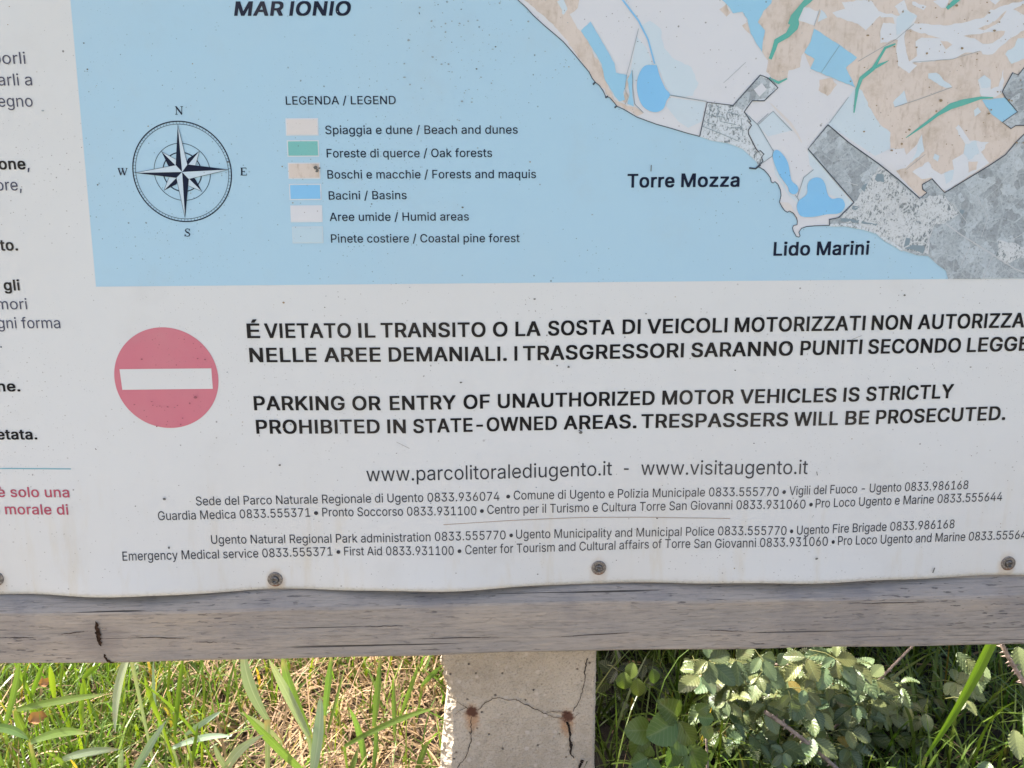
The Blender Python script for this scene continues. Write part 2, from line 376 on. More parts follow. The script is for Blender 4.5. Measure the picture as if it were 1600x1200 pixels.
LAYER = .00013
class Print:                                   # ink laid on the panel: polygons and lines gathered into one mesh
    def __init__(s, name, parent=None): s.name = name; s.V = []; s.F = []; s.mi = []; s.mats = []; s.cnt = {}; s.parent = parent or PANEL
    def m(s, key):
        if key not in s.mats: s.mats.append(key)
        return s.mats.index(key)
    def lay(s, l): s.cnt[l] = s.cnt.get(l, 0)+1; return l+s.cnt[l]*.013
    def vert(s, x, z, lay): s.V.append((x, -bulge(x, z)-lay*LAYER, z)); return len(s.V)-1
    def poly(s, pts, key, lay, rough=0.0):
        q = [P(*p) for p in pts]; lay = s.lay(lay)
        if rough:
            r = []
            for i, a in enumerate(q):
                b = q[(i+1) % len(q)]; L = math.hypot(b[0]-a[0], b[1]-a[1]); n = max(1, int(L/.004))
                for j in range(n):
                    t = j/n; k = rough*(0 if j == 0 else 1)
                    r.append((a[0]+(b[0]-a[0])*t+random.gauss(0, k), a[1]+(b[1]-a[1])*t+random.gauss(0, k)))
            q = r
        ar = sum(q[i][0]*q[(i+1) % len(q)][1]-q[(i+1) % len(q)][0]*q[i][1] for i in range(len(q)))
        if ar < 0: q = q[::-1]
        s.F.append([s.vert(x, z, lay) for x, z in q]); s.mi.append(s.m(key))
    def line(s, pts, w, key, lay, closed=False, board=False):
        q = [p if board else P(*p) for p in pts]; n = len(q); lay = s.lay(lay)
        ws = [w]*n if not isinstance(w, (list, tuple)) else w
        L, R = [], []
        for i in range(n):
            a = q[(i-1) % n] if (i > 0 or closed) else q[i]; b = q[(i+1) % n] if (i < n-1 or closed) else q[i]
            dx, dz = b[0]-a[0], b[1]-a[1]; l = math.hypot(dx, dz) or 1; hw = ws[i]*PXM/2
            L.append(s.vert(q[i][0]-dz/l*hw, q[i][1]+dx/l*hw, lay)); R.append(s.vert(q[i][0]+dz/l*hw, q[i][1]-dx/l*hw, lay))
        for i in range(n if closed else n-1):
            j = (i+1) % n; s.F.append([R[i], R[j], L[j], L[i]]); s.mi.append(s.m(key))
    def done(s): return mesh_obj(s.name, s.V, s.F, [M[k] for k in s.mats], s.parent, BASE, s.mi)
PXM = (P(801, 400)[0]-P(800, 400)[0])          # one photo pixel on the panel, in metres
Z1 = lambda l: [(800+x/4, y/4) for x, y in l]
Z2 = lambda l: [(1200+x/4, y/4) for x, y in l]
Z3 = lambda l: [(1100+x/5.216, 150+y/5.216) for x, y in l]
Z4 = lambda l: [(1200+x/4, 200+y/4) for x, y in l]

# ---- the map
TOP = -260; RX = 1960
mp = Print('map_print')
mp.poly([(110, 0), (150, 448), (1600, 435), (RX, 431), (RX+40, TOP), (88, TOP)], 'sea', 1)
coast1 = Z1([(35, 0), (90, 50), (130, 95), (200, 160), (260, 210), (320, 262), (380, 330), (430, 390), (480, 450), (500, 490), (520, 515), (545, 535), (570, 570), (585, 605), (610, 610), (640, 645), (655, 665), (700, 685), (780, 733), (900, 777), (1000, 805), (1100, 835), (1172, 853)])
coast2 = Z3([(440, 578), (455, 585), (490, 605), (520, 640), (540, 670), (545, 700), (560, 710), (575, 698), (600, 720), (620, 765), (625, 810), (612, 865), (630, 900), (655, 935), (675, 948), (695, 938), (725, 955), (750, 990), (758, 1020), (755, 1050), (728, 1055), (718, 1075), (725, 1100), (750, 1145), (770, 1150), (780, 1140), (770, 1110), (790, 1080), (830, 1065), (900, 1058), (1020, 1055)])
beach1 = Z1([(1250, 880), (1350, 895), (1440, 930), (1500, 985), (1530, 1015)])
beach2 = Z4([(480, 605), (600, 625), (680, 650), (735, 700), (780, 725), (840, 765), (930, 795), (1000, 800), (1060, 855), (1110, 890), (1125, 944)])
mp.poly([(700, TOP), (760, -120)]+coast1+beach1+coast2+beach2+[(1600, 434.5), (RX, 430.5), (RX+40, TOP)], 'land', 2)
mp.line([(700, TOP), (760, -120)]+coast1, 1.15, 'line', 9)
mp.line(coast2, 1.15, 'line', 9)
mp.line(Z1([(520, 515), (505, 530)]), 2.5, 'line', 9); mp.line(Z1([(600, 602), (582, 612)]), 2.5, 'line', 9); mp.line(Z1([(655, 662), (640, 675)]), 2.5, 'line', 9)
mp.line(Z1([(1480, 1050), (1520, 1055), (1550, 1030)]), [2.4, 2.6, 3.5], 'line', 9)
# pale pine woods
mp.poly(Z2([(550, 545), (590, 570), (640, 680), (700, 780), (765, 825), (760, 930), (670, 975), (372, 780)]), 'pine', 3)
mp.poly(Z1([(800, 165), (860, 130), (930, 180), (950, 300), (1000, 360), (1120, 420), (1165, 520), (1130, 600), (990, 600), (910, 420), (890, 400), (850, 250)]), 'pine', 3, .0006)
mp.poly(Z1([(780, 230), (840, 300), (880, 400), (830, 412), (795, 460), (765, 530), (740, 440)]), 'pine', 3)
mp.poly(Z1([(990, 610), (1210, 640), (1185, 760), (1100, 800), (1040, 760), (960, 660)]), 'pine', 3)
mp.poly(Z3([(335, 140), (440, 238), (560, 445), (555, 490), (470, 540), (485, 475), (440, 440), (365, 300), (390, 235)]), 'pine', 3)
mp.poly(Z3([(440, 240), (560, 125), (720, 280), (600, 310), (520, 330)]), 'pine', 3)
mp.poly(Z3([(845, 435), (1210, 870), (1090, 985), (1145, 900), (1130, 845), (1010, 800), (985, 720), (955, 675), (860, 690), (835, 800), (770, 850), (810, 665), (890, 600), (860, 560)]), 'pine', 3)
mp.poly(Z3([(560, 500), (610, 640), (690, 790), (760, 830), (770, 880), (680, 800), (580, 640)]), 'pine', 3)
# maquis
mp.poly(Z1([(75, 0), (200, 100), (300, 205), (400, 335), (500, 480), (560, 545), (640, 645), (780, 725), (822, 707), (770, 670), (700, 650), (640, 622), (590, 520), (570, 440), (500, 310), (430, 195), (360, 90), (410, 50), (420, 0), (380, -200), (0, -200)]), 'maquis', 3, .0007)
mp.poly(Z1([(685, 625), (715, 560), (700, 520), (730, 470), (725, 530), (715, 570), (730, 600), (710, 650)]), 'maquis', 5, .0003)
mp.poly(Z1([(1295, 60), (1340, 25), (1365, 80), (1340, 105)]), 'maquis', 3, .0004)
mp.poly(Z1([(1437, 160), (1470, 138), (1490, 215), (1470, 200)]), 'maquis', 3, .0004)
mp.poly([(1207, TOP), (1205, 0), (1192, 17), (1184, 35), (1195, 47), (1191, 67), (1191, 81), (1200, 95), (1197, 112), (1213, 128), (1230, 122), (1232, 110), (1250, 105), (1252, 87), (1256, 82), (1266, 107), (1336, 137), (1347, 142), (1360, 170), (1375, 195), (1391, 207), (1391, 232), (1412, 232), (1417, 245), (1415, 262), (1400, 267), (1412, 282), (1435, 307), (1475, 301), (1545, 259), (1570, 242), (1587, 222), (1600, 209), (1720, 160), (1720, TOP)], 'maquis', 3, .0006)
mp.poly(Z2([(320, 500), (400, 490), (430, 530), (370, 600), (315, 565)]), 'maquis', 3, .0006)
mp.line(Z3([(540, 60), (600, 120), (700, 220), (760, 310), (795, 380)]), [1, 3, 4, 3, 1], 'beach', 4)
mp.poly(Z3([(612, 865), (690, 870), (720, 915), (765, 990), (760, 1020), (725, 955), (675, 930), (640, 900)]), 'beach', 4, .0005)
mp.line(Z1([(300, 0), (330, 60), (318, 90)]), [10, 8, 3], 'pine', 4)
# open fields
for l, key, lay in [
    ([(400, 80), (480, 55), (460, 15), (600, 0), (650, 10), (690, 70), (770, 85), (830, 100), (790, 40), (850, 0), (870, 60), (930, 100), (910, 145), (1000, 150), (1120, 160), (1230, 140), (1350, 110), (1390, 60), (1500, 30), (1620, 0), (1900, -80), (1900, 60), (1600, 190), (1500, 250), (1400, 340), (1340, 340), (1330, 320), (1230, 330), (1150, 370), (1010, 385), (900, 395), (930, 410), (880, 460), (810, 410), (800, 300), (810, 250), (700, 270), (700, 200), (720, 140), (700, 100), (640, 160), (610, 190), (560, 150), (430, 110)], 'patchwhite', 4),
    ([(860, 190), (890, 182), (1000, 220), (1080, 240), (960, 235), (920, 260), (930, 350), (880, 385), (860, 300), (850, 230)], 'maquis', 5),
    ([(1220, 225), (1300, 215), (1380, 200), (1480, 195), (1470, 220), (1400, 270), (1340, 275), (1290, 240)], 'maquis', 5),
    ([(1310, 180), (1420, 130), (1490, 65), (1440, 140), (1350, 190)], 'maquis', 5),
    ([(1075, 255), (1120, 260), (1150, 280), (1110, 310)], 'maquis', 5),
    ([(1530, 60), (1600, 20), (1650, 60), (1600, 95)], 'maquis', 5),
    ([(700, 110), (780, 110), (790, 150), (710, 140)], 'maquis', 5),
    ([(800, 120), (850, 60), (930, 100), (880, 170), (800, 220)], 'pine', 5),
    ([(1000, 460), (1050, 455), (1150, 545), (1110, 550), (1000, 490)], 'pine', 4),
    ([(780, 640), (850, 565), (870, 640), (790, 670)], 'pine', 4),
    ([(1310, 500), (1350, 470), (1390, 500), (1390, 560), (1440, 540), (1470, 430), (1465, 580), (1400, 612), (1330, 600)], 'patchwhite', 4),
    ([(1310, 500), (1350, 470), (1390, 500), (1385, 545), (1330, 550)], 'pine', 5),
    ([(1285, 690), (1310, 670), (1330, 700), (1290, 730)], 'pine', 4),
    ([(1170, 800), (1190, 780), (1240, 850), (1260, 880), (1380, 890), (1330, 950), (1380, 1020), (1310, 1065), (1210, 1130), (1110, 1195), (1060, 1160), (1020, 1110), (960, 1120), (900, 1075), (1000, 1010), (1020, 1050), (1080, 1090), (1160, 1060), (1150, 1000), (1220, 960), (1230, 900)], 'patchwhite', 4),
    ([(1230, 900), (1300, 880), (1320, 960), (1250, 1000), (1220, 960)], 'pine', 5),
    ([(1100, 1080), (1160, 1060), (1150, 1120), (1110, 1150)], 'pine', 5),
    ([(1250, 1010), (1310, 1010), (1300, 1060), (1250, 1080)], 'maquis', 5),
    ([(960, 840), (970, 940), (860, 1050), (800, 1068), (700, 1030), (660, 980), (780, 930), (850, 925), (860, 970), (930, 900)], 'land', 4),
    ([(960, 840), (975, 945), (890, 1020), (930, 930)], 'pine', 5),
    ([(1040, 960), (1070, 975), (1060, 1010), (1030, 990)], 'pine', 4),
    ([(900, 10), (990, 40), (970, 65), (900, 30)], 'patchwhite', 4),
    ([(1030, 10), (1130, -20), (1110, 50), (1080, 50)], 'patchwhite', 4),
    ([(1480, 340), (1540, 290), (1560, 240), (1640, 230), (1640, 350), (1520, 400)], 'pine', 4),
    ([(1380, 0), (1450, 0), (1420, 30)], 'patchwhite', 4),
    ([(215, 40), (320, 70), (290, 160), (190, 130)], 'patchwhite', 4),
    ([(330, 60), (370, 110), (310, 140)], 'pine', 4)]:
    mp.poly(Z2(l), key, lay, .0005)
# reed beds and basins
for z, l in ((Z1, [(490, 135), (430, 195), (500, 300), (560, 400), (580, 500), (640, 600), (670, 635), (705, 625), (695, 580), (720, 470), (650, 455), (640, 395), (590, 310), (540, 220)]),
             (Z1, [(750, 435), (720, 500), (735, 590), (720, 650), (760, 665), (750, 560), (755, 470)]),
             (Z1, [(1310, 0), (1360, 50), (1380, 85), (1440, 75), (1470, 120), (1490, 210), (1530, 280), (1560, 325), (1565, 270), (1580, 190), (1535, 140), (1570, 70), (1620, 20), (1640, -200), (1280, -200)]),
             (Z2, [(285, 180), (265, 260), (225, 330), (290, 370), (262, 430), (545, 548), (485, 425), (555, 360), (420, 265)]),
             (Z2, [(1335, 625), (1480, 610), (1555, 700), (1462, 765), (1390, 710)])):
    mp.poly(z(l), 'humid', 6, .0003)
def smooth(l, n=4):
    out = []; k = len(l)
    for i in range(k):
        p0, p1, p2, p3 = [np.array(l[(i+j-1) % k], float) for j in range(4)]
        for j in range(n):
            t = j/n; out.append(tuple(.5*((2*p1)+(-p0+p2)*t+(2*p0-5*p1+4*p2-p3)*t*t+(-p0+3*p1-3*p2+p3)*t**3)))
    return out
b1 = smooth(Z1([(890, 408), (830, 412), (795, 460), (780, 520), (785, 590), (810, 655), (850, 690), (900, 702), (945, 680), (965, 630), (987, 592), (955, 550), (920, 470), (905, 415)]))
b2 = smooth(Z3([(590, 440), (560, 465), (565, 530), (610, 640), (680, 740), (690, 780), (730, 803), (762, 780), (760, 735), (715, 695), (700, 640), (680, 540), (630, 465)]))
b3 = smooth(Z3([(905, 665), (860, 690), (840, 730), (835, 800), (770, 855), (755, 915), (790, 980), (890, 985), (1000, 965), (1100, 955), (1145, 900), (1130, 845), (1090, 832), (1040, 838), (1005, 800), (985, 720), (955, 675)]))
for b in (b1, b2, b3): mp.poly(b, 'basin', 7)
mp.line([(930, -200), (960, -40)]+Z1([(690, 0), (790, 130), (850, 250), (890, 400)]), [2.5, 2.5, 2.6, 2.6, 2.4, 2.2], 'basin', 7)
# oak woods
for l, w in (([(270, -20), (250, 0), (210, 40), (165, 110), (158, 150), (160, 170), (120, 220), (50, 260), (35, 310), (12, 370)], [10, 10, 7, 13, 17, 13, 8, 8, 6, 5]),
             ([(5, 490), (65, 518), (118, 492)], [3, 4, 2]),
             ([(795, 275), (730, 300), (690, 370), (655, 430), (580, 490), (555, 560), (535, 705)], [2, 4, 4, 6, 6, 5, 2]),
             ([(655, 430), (700, 405), (748, 382)], [4, 4, 1]),
             ([(1405, 612), (1330, 612), (1220, 640), (1140, 665), (1060, 715), (960, 790), (860, 862)], [2, 4, 9, 9, 5, 4, 1]),
             ([(1200, -20), (1160, 15), (1115, 55)], [8, 7, 5])):
    q = Z2(l); mp.line(q, w, 'oak', 7)
mp.line(Z2([(10, 480), (60, 550)]), 1.0, 'thin', 8)
# aerial picture of the towns
gz = Z2([(372, 780), (248, 932), (480, 1200)])+Z4([(535, 465), (440, 560), (380, 572), (383, 608)])
gtop = [(1600, 209), (1587, 222), (1570, 242)]+Z4([(1380, 235), (1100, 405), (1022, 318), (960, 355), (965, 385), (990, 405), (945, 440), (810, 320), (690, 225), (500, 90)])
mp.poly(gz+beach2+[(1600, 434.4), (RX-2, 430.4), (RX+10, 150), (1720, 160)]+gtop, 'field', 5)
mp.line(gz[:6]+[gz[6]], 1.6, 'line', 9); mp.line([(1720, 160)]+gtop+[gz[0]], 1.6, 'line', 9)
mp.line(gz[6:]+beach2[:6], [4, 5, 6, 6, 5, 4, 4, 3], 'townpale', 6)
mp.poly([(1334, 317), (1345, 300), (1378, 262), (1402, 283), (1436, 312), (1475, 304), (1497, 335), (1475, 350), (1457, 350), (1450, 397), (1410, 389), (1384, 371), (1340, 349), (1312, 342)], 'town', 6, .001)
mp.poly(Z4([(690, 240), (760, 285), (700, 350), (640, 330)]), 'town', 6, .0006)
mp.poly(Z4([(1430, 700), (1600, 740), (1620, 800), (1480, 850), (1420, 800)]), 'town', 6, .0012)
for l, w in (([(1110, 600), (1200, 665), (1400, 790), (1540, 880), (1900, 1010)], 1.6), ([(1040, 590), (1000, 700), (970, 790)], 1.5), ([(1400, 800), (1340, 940)], 1.1), ([(1260, 740), (1200, 860)], .9),
             ([(1520, 700), (1660, 620)], .9), ([(1300, 420), (1370, 560), (1330, 680)], .8), ([(540, 500), (720, 440), (960, 440)], 1.0), ([(700, 590), (830, 470), (1000, 440)], 1.0), ([(560, 360), (470, 330)], .8), ([(1150, 470), (1240, 590)], .8), ([(1500, 150), (1700, 40)], 1.2)):
    mp.line(Z4(l), w, 'road', 8)
for l in ([(860, 685), (890, 690), (880, 730), (845, 745)], [(900, 730), (970, 735), (965, 785), (850, 750)], [(1195, 510), (1225, 515), (1215, 540), (1195, 530)], [(680, 285), (720, 290), (725, 340), (665, 320)], [(580, 380), (620, 345), (600, 400)], [(455, 565), (570, 575), (560, 592), (450, 582)], [(585, 580), (685, 600), (670, 612), (580, 595)], [(530, 485), (575, 490), (545, 515), (520, 505)]):
    mp.poly(Z4(l), 'thin', 7, .0007)
mp.poly(Z2([(1600, 420), (1560, 470), (1525, 455), (1460, 575), (1480, 610), (1555, 700), (1462, 765), (1515, 805), (1545, 785), (1600, 785), (1900, 760), (1900, 300)]), 'field', 5)
mp.line(Z2([(1900, 300), (1600, 420), (1560, 470), (1525, 455), (1460, 575), (1480, 610), (1555, 700), (1462, 765), (1515, 805), (1545, 785), (1600, 785), (1900, 760)]), 1.5, 'line', 9)
tz = Z1([(1218, 640), (1380, 660), (1550, 470), (1600, 490)])+Z2([(60, 550), (0, 605)])+Z3([(490, 40), (390, 40), (325, 130), (380, 210), (360, 210), (385, 240), (358, 280), (360, 310), (420, 430), (440, 455), (455, 445), (485, 475), (465, 500), (478, 530), (440, 575)])
mp.poly(tz+beach1[::-1]+[(1093, 213)], 'townpale', 5)
mp.line([(1093, 213)]+tz, 1.5, 'line', 9)
mp.poly(Z1([(1385, 655), (1550, 480), (1610, 500), (1600, 610), (1490, 630), (1440, 690)]), 'field', 6)
mp.poly(Z1([(1510, 560), (1560, 520), (1590, 560), (1545, 605)]), 'land', 7)
for l in ([(1190, 790), (1290, 830), (1420, 885)], [(1240, 650), (1225, 790)], [(1290, 660), (1280, 740)], [(1300, 760), (1400, 780)], [(1340, 700), (1410, 720)], [(1230, 720), (1330, 735)], [(1350, 800), (1440, 800)], [(1430, 740), (1440, 850)], [(1200, 760), (1260, 780)]):
    mp.line(Z1(l), .9, 'thin', 7)
# field boundaries and ditches
for z, l, w in ((Z3, [(325, 130), (440, 240), (560, 445)], 1.0), (Z3, [(440, 235), (560, 125), (715, 285)], .8), (Z3, [(455, 560), (555, 490), (565, 440)], .8), (Z3, [(740, 805), (770, 850)], .8), (Z3, [(755, 830), (810, 665), (890, 600)], 1.0), (Z3, [(1020, 222), (1175, 10)], .7),
                (Z1, [(985, 595), (1215, 635)], 1.0), (Z1, [(790, 180), (740, 380), (715, 470), (705, 560), (725, 610), (705, 655)], .6), (Z1, [(750, 440), (755, 550), (765, 650), (820, 705)], .9), (Z1, [(1320, 520), (1460, 390)], .5), (Z1, [(1530, 775), (1600, 710)], .8),
                (Z2, [(330, 455), (445, 285)], .6), (Z2, [(790, 670), (930, 625), (1150, 545)], .6), (Z2, [(910, 150), (800, 245), (560, 385)], .6), (Z2, [(320, 60), (285, 165)], .5), (Z2, [(980, 965), (860, 1060)], .5), (Z2, [(900, 390), (1150, 370), (1320, 320)], .5)):
    mp.line(z(l), w, 'thin', 8)
mp.done()

# ---- compass rose
cr = Print('compass_rose')
cx, cz = P(285, 268.8); R = (P(361.5, 268)[0]-P(208, 268)[0])/2
def circ(r, w, key, lay, a0=0, a1=360, n=96):
    pts = [(cx+R*r*math.cos(math.radians(a0+(a1-a0)*i/n)), cz+R*r*math.sin(math.radians(a0+(a1-a0)*i/n))) for i in range(n if a1-a0 == 360 else n+1)]
    cr.line(pts, w, key, lay, closed=(a1-a0 == 360), board=True)
circ(1.0, 1.7, 'navy', 3); circ(.945, .7, 'navy', 3); circ(.57, .8, 'navy', 3); circ(.39, 1.5, 'navy', 3)
for i in range(90):
    a = math.radians(i*4); cr.line([(cx+R*.945*math.cos(a), cz+R*.945*math.sin(a)), (cx+R*math.cos(a), cz+R*math.sin(a))], .45, 'navy', 3, board=True)
C0 = (285, 268.8); N, S, Wt, Et = (278.1, 194.6), (289.6, 340.4), (211, 270.2), (357.9, 265)
nw, ne, se, sw = (275, 258), (293.3, 257), (295.4, 280), (276, 278)
for tip, i1, i2 in (((252.7, 236.9), (263, 259), (275, 249)), ((312, 236), (294, 248), (306, 258)), ((316, 299.4), (305, 279), (294, 290)), ((256.5, 297.7), (276, 288), (264, 278))):
    c_ = C0
    cr.poly([tip, i1, c_], 'navy', 4); cr.poly([tip, i2, c_], 'roselight', 4); cr.line([tip, i2], .5, 'navy', 5)
for tip, dk, lt in ((N, nw, ne), (Et, ne, se), (S, se, sw), (Wt, sw, nw)):
    cr.poly([tip, dk, C0], 'navy', 6); cr.poly([tip, lt, C0], 'roselight', 6); cr.line([tip, lt], .5, 'navy', 7)
z5 = lambda l: [(160+x/4.8, 140+y/4.8) for x, y in l]
for l, w in (([(556, 128), (556, 187)], .9), ([(596, 126), (596, 187)], .9), ([(553, 128), (598, 187)], 2.2), ([(547, 186), (566, 186)], .8), ([(586, 128), (606, 128)], .8), ([(546, 128), (560, 128)], .8),
             ([(1046, 588), (1046, 643)], 2.2), ([(1037, 588), (1080, 588)], .9), ([(1037, 642), (1084, 642)], .9), ([(1046, 615), (1068, 615)], .9), ([(1079, 588), (1079, 599)], .8), ([(1083, 642), (1083, 629)], .8), ([(1068, 609), (1068, 621)], .7),
             ([(122, 590), (140, 642)], 2.0), ([(140, 642), (156, 596)], .9), ([(150, 590), (168, 642)], 2.0), ([(168, 642), (184, 592)], .9), ([(116, 590), (133, 590)], .8), ([(144, 590), (160, 590)], .8), ([(177, 591), (190, 591)], .8),
             ([(654, 1056), (652, 1048), (640, 1043), (628, 1047), (624, 1058), (632, 1068), (646, 1074), (656, 1084), (652, 1096), (639, 1101), (626, 1097), (622, 1087)], [1.2, 1, .9, 1.3, 1.7, 2.1, 2.2, 1.7, 1.4, .9, 1, 1.2]), ([(655, 1043), (655, 1060)], .7), ([(621, 1083), (621, 1101)], .7)):
    cr.line(z5(l), w, 'navy', 4)
cr.done()

# ---- legend colour boxes
for (x0, y0, x1, y1, key, note) in ((446, 185, 497, 211.7, 'beach', 'pale pink'), (448.3, 219.4, 498, 244.7, 'oak_legend', 'green'), (449.7, 254.4, 500, 279.4, 'maquis', 'stained beige'), (451.6, 287.6, 501.7, 312.3, 'basin', 'bright blue'), (453.5, 321, 503.3, 347, 'land', 'whitish'), (456.3, 354, 504.7, 380, 'pine_legend', 'very pale blue')):
    s = Print('legend_swatch')
    s.poly([(x0, y0), (x1, y0-.3), (x1+.9, y1), (x0+1.1, y1+.3)], 'palerim' if key == 'pine_legend' else 'patchwhite', 3)
    s.poly([(x0+1.6, y0+1.6), (x1-1.6, y0+1.3), (x1-.8, y1-1.6), (x0+2.6, y1-1.3)], key, 4)
    o = s.done(); o['label'] = note+' colour box of the map legend'

# ---- no entry sign
ne_ = Print('no_entry_symbol')
ex, ez = P(260.3, 591); er = (P(341.4, 591)[0]-P(179, 591)[0])/2
rings, seg = 14, 96
idx = [[ne_.vert(ex, ez, 2)]]
for r in range(1, rings+1):
    idx.append([ne_.vert(ex+er*r/rings*math.cos(2*math.pi*i/seg), ez+er*r/rings*math.sin(2*math.pi*i/seg), 2) for i in range(seg)])
for i in range(seg): ne_.F.append([idx[0][0], idx[1][i], idx[1][(i+1) % seg]]); ne_.mi.append(ne_.m('red'))
for r in range(1, rings):
    for i in range(seg): ne_.F.append([idx[r][i], idx[r+1][i], idx[r+1][(i+1) % seg], idx[r][(i+1) % seg]]); ne_.mi.append(0)
c00, c10, c11, c01 = P(187, 576.8), P(330.3, 575.5), P(332.8, 607.4), P(191.5, 609)
g = [[ne_.vert(*[(c00[k]*(1-u/16)+c10[k]*u/16)*(1-v/6)+(c01[k]*(1-u/16)+c11[k]*u/16)*v/6 for k in (0, 1)], 4) for u in range(17)] for v in range(7)]
for v in range(6):
    for u in range(16): ne_.F.append([g[v+1][u], g[v+1][u+1], g[v][u+1], g[v][u]]); ne_.mi.append(ne_.m('white'))
ne_.done()

# ---- dirt stuck to the sheet
gs = Print('dirt_specks')
def speck(px, py, r, key):
    n = random.randint(5, 8); a0 = random.uniform(0, 6.28); el = random.uniform(.5, 1.0)
    gs.poly([(px+r*random.uniform(.6, 1.1)*math.cos(a0+6.283*i/n), py+el*r*random.uniform(.6, 1.1)*math.sin(a0+6.283*i/n)) for i in range(n)], key, 9)
M['dirt'] = simple('dirt_speck', (.12, .125, .125), .8, .1); M['dirtpale'] = simple('pale_dirt_speck', (.26, .32, .36), .8, .1); M['dirtbrown'] = simple('brown_dirt_speck', (.26, .21, .14), .8, .1)
for _ in range(210): speck(random.gauss(720, 62), random.gauss(75, 75), abs(random.gauss(0, .8))+.4, random.choice(('dirtpale', 'dirtpale', 'dirtpale', 'dirtpale', 'dirt')))
for _ in range(210): speck(random.uniform(0, 1600), random.uniform(0, 900), abs(random.gauss(0, .6))+.35, random.choice(('dirtpale', 'dirtpale', 'dirt', 'dirtbrown')))
for _ in range(110): speck(random.uniform(1340, 1600), random.uniform(0, 240), abs(random.gauss(0, 1.0))+.5, 'dirtbrown')
M['dirtred'] = simple('dark_red_speck', (.27, .10, .13), .8, .1)
for _ in range(60):
    a_, r_ = random.uniform(0, 6.28), 76*math.sqrt(random.random()); q_ = (260+r_*math.cos(a_), 591+r_*math.sin(a_))
    if abs(q_[1]-592) > 22: speck(*q_, abs(random.gauss(0, .9))+.6, 'dirtred')
for px, py, r in ((907, 675, 3), (720, 597, 2.6), (888, 573, 2.4), (870, 571, 1.6), (258, 779, 3), (438, 726, 2.5), (1275, 872, 3), (265, 855, 2.4), (490, 270, 0), (138, 109, 2), (154, 289, 2), (1026, 809, 1.6), (840, 896, 2), (1009, 490, 1.6), (1148, 578, 1.6), (1515, 573, 1.8), (1412, 461, 2.5), (835, 467, 2.2), (723, 324, 2.2), (500, 263, 2), (905, 672, 2), (1177, 692, 1.5), (494, 262, 3.8), (496, 267, 3.2)):
    if r: speck(px, py, r, 'dirt')
for l, w in (([(1017, 258), (1016.5, 268)], 1.4), ([(1459, 886), (1456, 894)], 2.2), ([(1275, 736), (1276, 742)], 1.2), ([(1277, 758), (1276.5, 763)], 1.0), ([(150, 700), (152, 702)], 1.3), ([(655, 20), (656, 23)], 1.2), ([(1330, 530), (1345, 524)], .5), ([(620, 690), (640, 700)], .5)): gs.line(l, w, 'dirt', 9)
gs.done()['kind'] = 'stuff'

